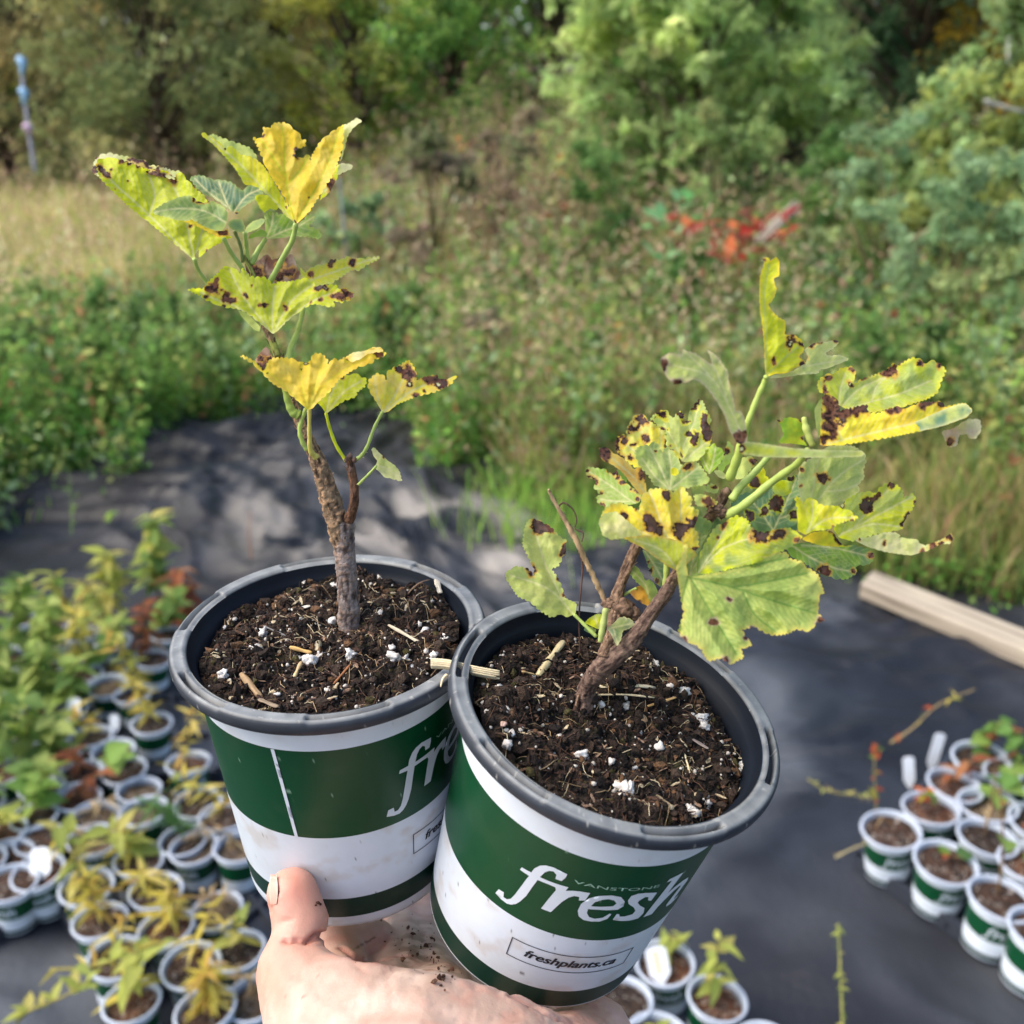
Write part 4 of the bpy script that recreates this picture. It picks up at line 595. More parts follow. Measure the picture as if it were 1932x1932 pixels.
leaf(pR, [P_('G', [(95,655),(150,620),(215,640),(222,600),(270,618),(300,625),(350,662),(392,690),(385,650),(358,598),(400,622),(435,662),(482,725),(490,800),(512,870),(525,950),(555,955),(578,1000),(592,1090),(592,1135),(560,1150),(530,1132),(490,1062),(462,972),(400,872),(345,805),(290,772),(240,790),(180,805),(140,770),(110,722)], .268, [(95,655,-4),(592,1135,8),(435,662,6),(290,772,-3)], ('PG','LG'), v=[[(575,1120),(500,950),(380,760),(160,690)],[(480,900),(440,780),(390,680)],[(400,780),(320,690),(250,630)]], s=[(115,690,36,1),(200,790,30,1),(560,1090,34,1),(540,1120,28,1)], seed=84, edge='PK', halo='PK', teeth=1.5), 
 P_('G', [(545,1150),(590,1128),(650,1135),(750,1150),(850,1165),(950,1172),(1050,1178),(1150,1178),(1240,1182),(1265,1195),(1240,1215),(1100,1218),(900,1220),(700,1218),(600,1205),(550,1195)], .276, [(545,1150,0),(1265,1195,14),(700,1218,2),(700,1140,-4)], ('LG','YG'), s=[(560,1170,26,2)], seed=85, teeth=.8, edge='P')], 'long pale drooping leaf arching in front, pink at the margins')
leaf(pR, [P_('E', [(190,212),(205,175),(235,155),(280,172),(340,202),(392,262),(432,282),(422,352),(382,432),(342,442),(372,482),(402,540),(422,612),(490,640),(482,700),(432,722),(400,702),(342,722),(280,682),(222,632),(150,600),(80,492),(98,450),(150,428),(212,442),(252,490),(240,432),(210,372),(180,310)], zr+.002, [(190,212,6),(430,282,8),(80,492,-2),(480,700,0),(372,482,2)], ('PG','LG'), v=[[(470,705),(330,560),(110,480)],[(410,620),(310,420),(250,220)]], s=[(255,195,34),(300,210,30),(335,215,24,1),(410,350,24),(425,310,20),(230,452,32),(385,500,16),(415,590,16)], seed=86, halo='O', edge='PG')], 'separate pale green leaf at the left edge of the pot')
leaf(pR, [P_('E', [(660,782),(700,755),(730,722),(760,718),(802,732),(822,762),(790,785),(752,798),(742,850),(718,886),(700,850),(690,825)], .312, [(660,782,0),(822,760,3),(718,886,-2)], ('BG','LG'), v=[[(668,785),(740,770),(805,755)],[(700,790),(720,870)]], seed=87, teeth=1.5, wl=7, edge='P'), P_('E', [(532,752),(560,725),(600,702),(640,700),(650,735),(640,765),(612,790),(580,775)], .318, [(532,752,0),(640,700,3),(612,790,0)], ('YG','LG'), seed=88, teeth=1.4, wl=7, v=[[(615,785),(600,740),(590,712)]]), P_('E', [(525,790),(560,770),(600,790),(590,830),(560,810)], .318, [(525,790,0),(600,790,0),(590,830,0)], ('LG','BG'), seed=89, teeth=1)], 'tiny new leaflets sprouting beside the base')
leaf(pR, [P_('E', [(1178,470),(1172,430),(1178,395),(1200,340),(1222,300),(1240,270),(1262,225),(1292,195),(1340,178),(1372,150),(1400,140),(1462,162),(1490,222),(1560,238),(1600,225),(1645,215),(1702,210),(1742,235),(1782,258),(1722,312),(1622,362),(1500,412),(1380,442),(1240,478)], .298, [(1178,470,0),(1290,200,4),(1780,258,4),(1500,412,-8),(1240,475,-3)], ('YG','G'), v=[[(1180,470),(1320,330),(1520,260),(1700,230)],[(1180,470),(1270,330),(1330,220)]], s=[(1520,255,44),(1560,230,40),(1640,245,36),(1330,192,22,1),(1295,262,10,1),(1745,282,20,1)], seed=90, halo='O'),
 P_('E', [(1062,480),(1055,430),(1082,395),(1098,320),(1118,298),(1122,330),(1112,420),(1128,488),(1200,478),(1300,462),(1400,438),(1480,410),(1560,372),(1640,348),(1692,352),(1700,385),(1782,405),(1792,432),(1832,450),(1868,480),(1882,520),(1902,580),(1870,600),(1872,650),(1862,690),(1905,742),(1852,752),(1835,790),(1802,800),(1740,788),(1700,812),(1642,822),(1600,822),(1550,802),(1500,772),(1470,782),(1430,792),(1462,840),(1492,885),(1425,900),(1442,952),(1400,970),(1372,992),(1312,952),(1242,972),(1212,930),(1200,900),(1150,870),(1100,852),(1068,800),(1085,740),(1100,700),(1085,620)], .286, [(1062,480,-2),(1120,300,-6),(1640,350,6),(1900,580,2),(1370,990,-14),(1070,800,-8),(1850,790,-6)], ('LG','PG'), v=[[(1122,490),(1380,550),(1620,630),(1860,700)],[(1122,490),(1400,440),(1700,380)],[(1140,500),(1260,700),(1400,930)],[(1122,500),(1085,650),(1080,800)],[(1380,550),(1560,520),(1800,470)],[(1440,580),(1500,700),(1620,800)]], s=[(1265,745,26,1),(1360,618,16,1),(1885,740,30,1),(1500,785,20,1),(1455,840,16,1),(1340,960,18,1),(1100,850,24,1)], seed=91, halo='PK', edge='GO', vein='VG', sp=2.3, bow=1.2, amp=.5, vs=1.25)], 'largest leaf, broad sage green with pinkish rim, hanging over the pot edge')

# straw and twigs
print('straw')
def straw(fr, sh, cv, a, b, w, s, label, col=(196, 176, 136), lift=.0012, h0=.009, flat=.35, name='straw_piece', cat='straw', group='bits of straw lying on the potting soil', curve=0.):
    pa, pb = cv(*a), cv(*b); A = on_soil(fr, sh, (pa[0]-0)/1, 0) if False else None
    def pt(x, y):
        ph, R = fr.hit(x, y, h0)
        for _ in range(3): h = sh(np.array([ph]), np.array([min(R, .045)]))[0]-lift; ph, R = fr.hit(x, y, h)
        return fr.P(ph, R, h)[0]
    A, Bp = pt(*pa), pt(*pb); n = 9; t = np.linspace(0, 1, n); P = A+(Bp-A)*t[:, None]; L = np.linalg.norm(Bp-A); P[:, 2] += np.sin(t*np.pi)*L*curve
    r = w*s*.5*.34/FPX; v, F = tube(P, r*(1+.15*np.sin(t*9+w))*np.where((t < .01) | (t > .99), .75, 1), 12); up = np.array([0, 0, 1.]); k = n*12
    cen = np.repeat(P, 12, 0); d = v[:k]-cen; d -= (d@up)[:, None]*up*(1-flat); an = np.tile(np.arange(12), n); v[:k] = cen+d*(1+.12*(an % 3 == 0)[:, None])
    C = mix(srgb(col)*.62, np.clip(srgb(col)*1.15, 0, 1), sm(.35, .65, fbm(np.c_[an, np.repeat(t*.8, 12), 0*an], 1., 3, int(w)))); C = np.vstack([C, srgb(col)*.4, srgb(col)*.4])
    o = mk(name, v, F, M['straw'], None, C); tag(o, label, cat, group); return o
SL = lambda a, b, w, lab, **k: straw(FL, shL, J, a, b, w, .3638, lab, **k)
SR = lambda a, b, w, lab, **k: straw(FR, shR, K, a, b, w, .43784, lab, **k)
SL((800, 722), (912, 752), 24, 'short golden stub of straw at the centre of the left pot', col=(200, 160, 96), flat=.8)
SL((548, 860), (648, 980), 36, 'thick brown hollow stem stub near the front of the left pot', col=(160, 132, 96), flat=.8)
SL((640, 992), (738, 1032), 26, 'grey woody chip against the front rim of the left pot', col=(140, 122, 100))
SL((860, 798), (825, 875), 18, 'pale tan straw stub below the centre of the left pot', col=(190, 164, 120), flat=.8)
SL((1312, 606), (1480, 702), 24, 'long cream splinter on the right side of the left pot', col=(206, 192, 164))
SL((808, 528), (905, 508), 26, 'flat whitish chip left of the upright stem', col=(214, 206, 190))
SL((1448, 385), (1452, 318), 20, 'upright straw stub at the back of the left pot', col=(196, 168, 110), flat=1., lift=.002)
SL((1560, 368), (1580, 440), 30, 'cream husk at the back right of the left pot', col=(206, 194, 172))
SL((665, 612), (778, 662), 14, 'thin grey twig left of the upright stem', col=(120, 116, 112))
SL((1525, 372), (1395, 468), 9, 'slender brown twig at the back of the left pot', col=(120, 96, 76), name='twig', cat='twig', curve=.15)
SL((1115, 810), (1028, 912), 12, 'reddish splinter in front of the upright stem', col=(150, 96, 56))
SL((945, 740), (950, 690), 34, 'striped oval seed husk at the centre of the left pot', col=(176, 162, 132), flat=.7, name='seed_husk', cat='husk')
SR((568, 428), (675, 285), 30, 'stout pale straw stub behind the leaning stem', col=(200, 182, 138), flat=.7)
SR((835, 478), (1070, 482), 26, 'broad cream straw right of the leaning stem, upper of the split pair', col=(206, 190, 158), curve=.03)
SR((830, 513), (1068, 526), 14, 'thin cream straw right of the leaning stem, lower of the split pair', col=(200, 182, 146), curve=.03)
SR((1040, 562), (1160, 524), 16, 'short tan straw below the split cream straw', col=(186, 150, 96))
SR((1432, 786), (1508, 792), 11, 'small cream splinter touching the right wall of the right pot', col=(214, 200, 160))
SR((1078, 945), (1138, 988), 12, 'dark fibre near the front of the right pot', col=(150, 130, 100))
SR((1200, 770), (1222, 850), 8, 'thin upright cream fibre at the lower right of the right pot', col=(200, 180, 140))
SR((500, 412), (552, 426), 14, 'small tan chip left of the stout straw stub', col=(190, 160, 110))
SR((1235, 705), (1300, 745), 16, 'grey mottled chip beside the largest white granule', col=(130, 116, 108))
SR((425, 620), (415, 648), 22, 'pinkish bark chip near the left wall of the right pot', col=(180, 150, 136))
SR((1000, 590), (1030, 630), 34, 'tan bark flake right of the leaning stem base', col=(150, 122, 92))
# straw bridging both rims
q = np.array([K(95, 385), K(180, 392), K(300, 420), K(415, 440)]); zz = [.326, .325, .322, .322]
b = B(); W3 = spline(un(q[:, 0], q[:, 1], zz), 8); n = len(W3)
for lane in range(7):
    off_ = (lane-3)*.00050; P = W3+np.array([.0, 0, 1.])*off_+np.array([0, .0004, 0])*abs(lane-3); t = np.linspace(0, 1, n); s0, s1 = .04*rng.random(), 1-.10*rng.random(); k = (t >= s0) & (t <= s1)
    v, F = tube(P[k], .00046*(1-.35*t[k]), 6); b.add(v, F, srgb((212, 196, 160))*rng.uniform(.72, 1.05))
tl = spline(un(np.array([K(175, 428)[0], K(158, 445)[0], K(148, 478)[0]]), np.array([K(175, 428)[1], K(158, 445)[1], K(148, 478)[1]]), [.322, .321, .320]), 6); v, F = tube(tl, np.linspace(.0007, .0003, len(tl)), 6); b.add(v, F, srgb((212, 196, 160)))
tag(b.mk('straw_piece', M['straw']), 'long split straw bridging the touching rims of the two pots', 'straw', 'bits of straw lying on the potting soil')
# dead stalk and dark twig standing in the right pot
def standing(name, f, pts, z, r, col, label, cat):
    q = fx(f, pts); W3 = spline(un(q[:, 0], q[:, 1], np.interp(np.linspace(0, 1, len(q)), np.linspace(0, 1, len(z)), z)), 10); rr = np.interp(np.linspace(0, 1, len(W3)), np.linspace(0, 1, len(r)), r)*.32/FPX
    b = B(); v, F = tube(W3, rr, 12); C = mix(srgb(col)*.55, np.clip(srgb(col)*1.15, 0, 1), sm(.35, .65, fbm(v*1000*np.array([1, 1, .15]), 1.2, 3, 3))); v[:len(W3)*12] += (fbm(v[:len(W3)*12]*1500, 1., 2, 4)-.5)[:, None]*np.repeat(rr, 12)[:, None]*.7; b.add(v, F, C)
    return tag(b.mk(name, M['straw']), label, cat)
standing('dead_stalk', 'E', [(655, 640), (600, 520), (540, 400), (490, 290), (430, 180), (345, 30), (330, -10)], [.322, .316, .314], [4.6, 5.2, 5.0, 5.2, 4.6, 3.4, 2.6], (176, 148, 112), 'bare straw-coloured stalk leaning left out of the right pot', 'stalk')
standing('thin_twig', 'E', [(508, 925), (503, 700), (522, 440), (500, 340), (480, 250), (440, 180), (390, 95), (420, 68), (470, 110), (488, 170), (480, 215), (525, 240), (518, 290)], [.322, .316, .312], [1.6, 1.8, 1.8, 1.4, 1.2], (84, 58, 48), 'hair-thin dark twig curling around the bare stalk', 'twig')

# ---------------------------------------------------------------- the hand: one continuous skin
print('hand')
def hand():
    segs = [  # (x, y, depth, radius px) -> (x, y, depth, radius px)
     ((552,1686,.344,50),(566,1738,.342,56)), ((566,1738,.342,56),(560,1772,.338,50)), ((560,1772,.338,50),(548,1832,.332,68)),
     ((548,1832,.332,68),(592,1898,.322,98)), ((592,1898,.322,98),(700,1965,.310,140)), ((700,1965,.310,140),(800,1998,.305,158)),
     ((800,1998,.305,158),(930,2048,.305,170)), ((930,2048,.305,170),(1040,2092,.312,160)), ((1040,2092,.312,160),(1090,1990,.350,88)),
     ((1090,1990,.350,88),(1118,1962,.362,82)), ((592,1920,.320,96),(700,2060,.300,165)), ((700,2060,.300,170),(900,2120,.30,180)),
     ((780,2100,.29,190),(820,2300,.26,190)), ((820,2300,.26,200),(860,2900,.20,220)), ((960,2120,.29,180),(880,2320,.25,200)),
     ((800,1960,.325,120),(830,1900,.360,82)), ((700,1950,.335,110),(740,1880,.365,72)), ((950,2010,.33,120),(960,1960,.37,80)),
     # fingers pass under the pots and curl up behind them
     ((740,1880,.365,62),(716,1822,.395,48)), ((716,1822,.395,48),(690,1770,.430,42)), ((690,1770,.430,42),(670,1690,.452,37)), ((670,1690,.452,37),(668,1640,.455,32)),
     ((830,1900,.36,68),(800,1815,.395,52)), ((800,1815,.395,52),(806,1740,.432,44)), ((806,1740,.432,44),(812,1650,.450,38)), ((812,1650,.450,38),(808,1600,.448,33)),
     ((950,1960,.37,68),(920,1850,.405,50)), ((920,1850,.405,50),(905,1760,.435,42)), ((905,1760,.435,42),(905,1690,.445,35)),
     ((760,1880,.365,70),(762,1800,.400,56)), ((762,1800,.400,56),(755,1735,.435,50)), ((660,1900,.345,70),(640,1840,.372,60)), ((640,1840,.372,60),(636,1795,.385,50)), ((636,1795,.385,50),(700,1780,.395,50)), ((880,1930,.365,75),(862,1860,.395,55)), ((862,1860,.395,55),(856,1780,.425,46)),
     ((1090,1990,.355,70),(1080,1890,.392,46)), ((1080,1890,.392,46),(1060,1800,.418,38)), ((1060,1800,.418,38),(1050,1750,.425,31))]
    V = []; F = []; n = 0; Vi, Fi = ICO[2]
    for a, b_ in segs:
        A = un1(*a[:3]); Bq = un1(*b_[:3]); ra, rb_ = a[3]*a[2]/FPX, b_[3]*b_[2]/FPX; m = max(2, int(np.linalg.norm(Bq-A)/(min(ra, rb_)*.22)))
        for t in np.linspace(0, 1, m): V.append(Vi*(ra*(1-t)+rb_*t)+A*(1-t)+Bq*t); F.append(Fi+n); n += len(Vi)
    me = mesh('hand', np.vstack(V), np.vstack(F), None); o = obj('hand', me); md = o.modifiers.new('r', 'REMESH'); md.mode = 'VOXEL'; md.voxel_size = .0011
    sm_ = o.modifiers.new('s', 'SMOOTH'); sm_.iterations = 9; sm_.factor = .6
    bpy.context.view_layer.update(); ev = o.evaluated_get(bpy.context.evaluated_depsgraph_get()); m2 = bpy.data.meshes.new_from_object(ev)
    nv = len(m2.vertices); V = np.empty(nv*3); m2.vertices.foreach_get('co', V); V = V.reshape(-1, 3); N = np.empty(nv*3); m2.vertices.foreach_get('normal', N); N = N.reshape(-1, 3)
    Fq = np.array([tuple(p.vertices) for p in m2.polygons if len(p.vertices) == 4]); Ft = np.array([tuple(p.vertices) for p in m2.polygons if len(p.vertices) == 3])
    bpy.data.objects.remove(o)
    # picture-space coordinates of each vertex serve to lay the creases where the skin folds
    R_ = V-CAM; z = R_@cF; px = HALF+FPX*(R_@cR)/z; py = HALF+FPX*(R_@cD)/z; P2 = np.stack([px, py], 1)
    L = lambda l: np.array([(447.2+.4299*x, 1533.4+.4299*y) for x, y in l])
    cr = [L([(395, 530), (360, 525), (330, 545), (290, 560), (240, 568), (205, 560)]), L([(380, 545), (300, 570)]), L([(150, 300), (175, 350), (150, 430)]), L([(660, 655), (650, 700), (672, 760), (665, 820)]), L([(370, 530), (430, 570), (520, 635), (600, 650), (700, 625), (790, 620)]), L([(600, 650), (620, 600)]), L([(1190, 790), (1300, 840), (1400, 905), (1480, 925)]), L([(500, 650), (560, 700)]), L([(240, 470), (190, 480)]), L([(690, 660), (680, 720)])]
    amp = [1.0, .6, .5, .22, .9, .4, .6, .2, .25, .2]; red = np.zeros(nv); disp = np.zeros(nv); front = (z < .37)
    for c, a in zip(cr, amp):
        d = segdist(P2+((fbm(P2, 1/18., 2, 4)-.5)*10)[:, None], c[:-1], c[1:]); disp -= a*.0024*np.exp(-(d/3.2)**2)*front; red += a*np.exp(-(d/6.)**2)*front
    fold = segdist(P2, cr[4][:-1], cr[4][1:])
    Pm = V*1000; disp += (fbm(Pm, 1/16., 2, 2)-.5)*.0010+(fbm(Pm, 1/1.3, 2, 6)-.5)*.00008; fine_ = np.abs(fbm(np.stack([px*.9+py*.25, py*.12-px*.1, 0*px], 1), 1/7., 3, 31)-.5); disp -= .00035*sm(.05, .0, fine_)*front*sm(1800, 1840, py)
    V = V+N*disp[:, None]
    c = mix(srgb((184, 154, 138)), srgb((200, 174, 158)), sm(.35, .65, fbm(Pm, 1/14., 3, 8))); c = mix(c, srgb((192, 128, 110)), sm(.46, .68, fbm(Pm, 1/7., 5, 12))*.34); c = mix(c, srgb((176, 92, 78)), np.clip(red, 0, 1)*.62)
    tip = np.exp(-(((px-555)/60)**2+((py-1665)/55)**2)); c = mix(c, srgb((218, 140, 118)), tip*.6*front)
    for (x, y, s_) in ((600, 1745, 70), (500, 1840, 60), (1130, 1900, 70)): c = mix(c, srgb((212, 138, 112)), .45*np.exp(-((px-x)**2+(py-y)**2)/s_**2))
    dirt = np.exp(-((px-790)**2+(py-1790)**2)/55**2)+.35*np.exp(-((px-845)**2+(py-1830)**2)/30**2); c = mix(c, srgb((96, 60, 46)), np.clip(dirt, 0, 1)*sm(.42, .6, fbm(Pm, 1/4., 5, 15))*.7)
    spk = vn(Pm*1.3, 22)*vn(Pm*.6, 23); c = mix(c, srgb((88, 54, 42)), sm(.70, .76, spk)*.7)
    d = segdist(P2, L([(515, 600), (560, 570), (610, 545)])[:-1], L([(515, 600), (560, 570), (610, 545)])[1:]); c = mix(c, srgb((70, 44, 36)), (d < 1.6)*.7)
    Fs = [f for f in (Fq, Ft) if len(f)]
    o = mk('person', V, Fs, M['skin'], None, np.clip(c, 0, 1)); tag(o, 'left hand, palm up, thumb pressed against the left pot, carrying both pots from below', 'person')
    # soil specks stuck on the thumb
    b = B(); kd = [(600, 1703, 4.2), (605, 1706, 3), (596, 1708, 2.4)]
    for x, y, r in kd:
        k = (np.abs(px-x) < 5) & (np.abs(py-y) < 5) & front; zz = z[k].min() if k.any() else .33; b.add(ICO[1][0]*r*.33/FPX*rng.uniform(.6, 1.2, 3)+un1(x, y, zz-.0003), ICO[1][1], srgb((70, 44, 34)))
    b.mk('soil_speck', M['soil'], o)
    b = B()
    for q in range(110):
        x, y = rng.normal(795, 42), rng.normal(1782, 26); k = (np.abs(px-x) < 4) & (np.abs(py-y) < 4) & (z < .42)
        if q > 85: x, y = rng.normal(845, 18), rng.normal(1838, 16); k = (np.abs(px-x) < 4) & (np.abs(py-y) < 4) & (z < .42)
        if k.any(): zz = z[k].min(); b.add(ICO[1][0]*rng.choice([.0002, .0004, .0008], p=[.5, .35, .15])*rng.uniform(.3, 1.5, 3)*(1+rng.uniform(-.4, .4, (len(ICO[1][0]), 1)))+un1(x, y, zz-.0003), ICO[1][1], srgb((84, 58, 44))*rng.uniform(.6, 1.6))
    tag(b.mk('soil_crumbs', M['soil'], o, False), kind='stuff')
    # thumbnail seen edge-on at the left of the thumb
    U, T = np.meshgrid(np.linspace(-1, 1, 13), np.linspace(0, 1, 13)); vv = []
    for u, t in zip(U.ravel(), T.ravel()):
        x = 516+(5.5+2.5*math.sin(t*3.1))*u; y = 1650+t*56; k = (np.abs(px-max(x, 509)) < 7) & (np.abs(py-y) < 7) & front; zz = z[k].min() if k.any() else .342; vv.append((x, y, zz))
    vv = np.array(vv); zz = vv[:, 2].reshape(13, 13); zz = (zz+np.roll(zz, 1, 0)+np.roll(zz, -1, 0))/3; zz[0] = zz[1]; zz[-1] = zz[-2]; W_ = un(vv[:, 0], vv[:, 1], zz.ravel()-.00016)
    i = np.arange(12)[:, None]*13; j = np.arange(12)[None]; F = np.stack([i+j, i+j+1, i+14+j, i+13+j], -1).reshape(-1, 4); cc = mix(srgb((210, 156, 138)), srgb((216, 172, 154)), T.ravel()*0+(np.abs(U.ravel()) > .75)*.8)
    mk('thumbnail', W_, F, M['nail'], o, cc)
M['nail'] = mat('nail', .38, .4)
hand()

# ---------------------------------------------------------------- ground
print('ground')
def to_xy(x, y, zw=0.): g = ground(x, y, zw); return g[0], g[1]
EDGE = np.array([to_xy(*p) for p in [(-700, 1130), (-300, 1050), (-60, 1000), (60, 950), (160, 890), (300, 845), (430, 800), (560, 785), (700, 775), (790, 800), (860, 870), (950, 935), (1060, 962), (1300, 1010), (1600, 1072), (1932, 1140), (2300, 1225), (2700, 1330)]]); EDGE = EDGE[np.argsort(EDGE[:, 0])]
def yb(X): return np.interp(X, EDGE[:, 0], EDGE[:, 1])
def tz(X, Y):
    X = np.asarray(X, float); Y = np.asarray(Y, float); s = .035+.10*sm(-2.5, 1.5, X); t = np.clip(Y-4.4, 0, None); z = s*t*t/(t+.8); return 1.25*np.tanh(z/1.25)+.05*(fbm(np.stack([X, Y, 0*X], 1), .8, 3, 3)-.5)*sm(3, 5, Y)
g = np.concatenate([-np.geomspace(60, .3, 70), np.linspace(-.28, .28, 8), np.geomspace(.3, 60, 70)]); gy = np.concatenate([np.linspace(-25, 2, 40), np.linspace(2.1, 14, 120), np.geomspace(14.3, 120, 40)])
X, Y = np.meshgrid(g, gy, indexing='ij'); Xf, Yf = X.ravel(), Y.ravel(); Z = tz(Xf, Yf)-.035; n1, n2 = X.shape
i = np.arange(n1-1)[:, None]*n2; j = np.arange(n2-1)[None]; F = np.stack([i+j, i+n2+j, i+n2+j+1, i+j+1], -1).reshape(-1, 4)
P = np.stack([Xf, Yf, Z], 1); nz = fbm(P, 1.3, 4, 9); c = mix(srgb((60, 62, 36)), srgb((98, 86, 60)), sm(.35, .65, nz))
o = mk('ground', P, F, M['earth'], None, c); tag(o, kind='structure')
TRAYS = [[(-300, 1935), (128, 1716), (60, 1520), (-330, 1640)], [(110, 1730), (330, 2080), (640, 1760), (420, 1500)], [(-50, 1500), (420, 1480), (380, 1200), (-30, 1220)], [(1608, 1640), (1990, 1905), (2180, 1640), (1790, 1440)], [(1130, 2060), (1370, 2060), (1345, 1870), (1160, 1850)], [(1560, 1090), (2000, 1250), (2050, 1200), (1600, 1060)]]
# black woven ground cloth, wrinkled, with dried mud
nu, nv_ = 420, 460; U, T = np.meshgrid(np.linspace(-3.4, 3.2, nu), np.linspace(0, 1, nv_), indexing='ij'); Uf, Tf = U.ravel(), T.ravel(); Y1 = yb(Uf)+.10; Yc = -1.2+(Y1+1.2)*Tf**.8
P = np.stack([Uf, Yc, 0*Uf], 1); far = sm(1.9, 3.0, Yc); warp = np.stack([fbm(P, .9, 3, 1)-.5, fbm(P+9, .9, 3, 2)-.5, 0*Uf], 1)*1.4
def ridge(Q, s_, sd): return 1-np.abs(fbm(Q, s_, 3, sd)*2-1)*3.2
r1 = np.clip(ridge((P+warp)*np.array([1, 1.5, 1]), 1.5, 5), 0, 1)**1.5; r2 = np.clip(ridge((P+warp*1.3)*np.array([1, 2., 1]), 3.4, 6), 0, 1)**1.5; r3 = np.clip(ridge(P+warp*.6, 8., 7), 0, 1)
zc = .008+(.030+.022*far)*r1+(.018+.012*far)*r2+(.007+.014*far)*r3+(fbm(P, 1.3, 3, 11)-.5)*(.02+.05*far)
fl = ground(1550, 1452)[1]; zc += .022*np.exp(-((Yc-fl-.05*np.sin(Uf*3))/.018)**2)*(Uf > .25)
zc = np.maximum(zc, .002)+.0*Uf; zc += .05*sm(.97, 1, Tf)*fbm(P, 3, 2, 4)
dust = sm(.46, .64, fbm(P+warp*.4, 1.7, 5, 14)); dust2 = sm(.52, .62, fbm(P+warp*.3, 4.2, 4, 15))
c = mix(mix(np.tile(srgb((29, 32, 39)), (len(P), 1)), srgb((15, 18, 24)), far), srgb((48, 52, 60)), sm(.4, .62, fbm(P, 5., 4, 17))*(.7-.4*far)+.05); c = mix(c, srgb((90, 94, 99)), sm(.45, .62, fbm(P+warp*.5, 2.6, 4, 27))*(.6-.45*far)); c = mix(c, srgb((118, 108, 98)), dust*(.04+.05*far*(Uf < .9)));  # broad pale grey blotches: soft reflections painted into the cloth colour
pale = 0
for (x, y, r) in ((590, 1040, .17), (640, 1020, .12), (930, 1030, .15), (870, 1060, .14), (760, 1000, .2), (1000, 1060, .16), (520, 980, .12)):
    q = to_xy(x, y); pale = pale+np.exp(-((Uf-q[0])**2*.5+(Yc-q[1])**2)/(r*r))
c = mix(c, srgb((140, 134, 126)), np.clip(pale, 0, 1)*sm(.42, .6, fbm(P+warp*.5, 5.5, 4, 19))*.8)
for ts in TRAYS:                                       # the trays press the cloth flat
    tc = np.array([to_xy(*q) for q in ts]); ins = inpoly(P[:, :2], tc); ds = segdist(P[:, :2], tc, np.roll(tc, -1, 0)); ds[ins] = 0; zc = zc*(.06+.94*sm(.0, .22, ds))
P[:, 2] = zc; i = np.arange(nu-1)[:, None]*nv_; j = np.arange(nv_-1)[None]; F = np.stack([i+j, i+nv_+j, i+nv_+j+1, i+j+1], -1).reshape(-1, 4)
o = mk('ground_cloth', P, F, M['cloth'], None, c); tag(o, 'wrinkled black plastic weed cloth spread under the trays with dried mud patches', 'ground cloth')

# plank
a = ground(1606, 1138, .0); a2 = ground(1990, 1302, .0); d = a2-a; d[2] = 0; d /= np.linalg.norm(d); p_ = np.array([-d[1], d[0], 0]); p_ *= np.sign(p_[1]); nL, nw, nh = 60, 10, 5; b = B()
ring = [(w, 0) for w in np.linspace(0, 1, nw)]+[(1, h) for h in np.linspace(.05, 1, nh)]+[(w, 1) for w in np.linspace(.95, 0, nw)]+[(0, h) for h in np.linspace(.95, .05, nh)]; m = len(ring); Vp = []
for k in range(nL):
    t = k/(nL-1)*1.6
    for (w, h) in ring:
        e_ = .004*((w in (0, 1)) and (h in (0, 1))); q = a+d*(t-(.03*(w-.5) if k == 0 else 0))+p_*(.01+.105*w)+np.array([0, 0, .020+.045*h]); q = q+(p_*(.5-w)*.02+np.array([0, 0, (.5-h)*.05]))*(.12 if e_ else 0); Vp.append(q)
Vp = np.array(Vp); i = np.arange(nL-1)[:, None]*m; j = np.arange(m)[None]; k = (j+1) % m; F = np.stack([i+j, i+k, i+m+k, i+m+j], -1).reshape(-1, 4); tt = (Vp-a)@d; ww = (Vp-a)@p_; gr = fbm(np.stack([tt*2.2, ww*55, Vp[:, 2]*40], 1), 1., 4, 3)
Vp += np.array([0, 0, 1])*((gr-.5)*.003)[:, None]; c = mix(srgb((96, 84, 72)), srgb((180, 168, 148)), sm(.32, .62, gr)); c = mix(c, srgb((84, 74, 64)), sm(.54, .68, fbm(np.stack([tt*3, ww*12, 0*tt], 1), 1., 3, 8))*.5)
caps = [np.array([[q, (q+1) % m, m*nL] for q in range(m)]), np.array([[(q+1) % m+(nL-1)*m, q+(nL-1)*m, m*nL+1] for q in range(m)])]
Vp = np.vstack([Vp, Vp[:m].mean(0), Vp[-m:].mean(0)]); c = np.vstack([c, srgb((190, 168, 136)), srgb((190, 168, 136))])
tag(mk('wooden_plank', Vp, [F, np.vstack(caps)], M['wood'], None, c, False), 'weathered pale wooden plank lying on the ground cloth at the right', 'plank')

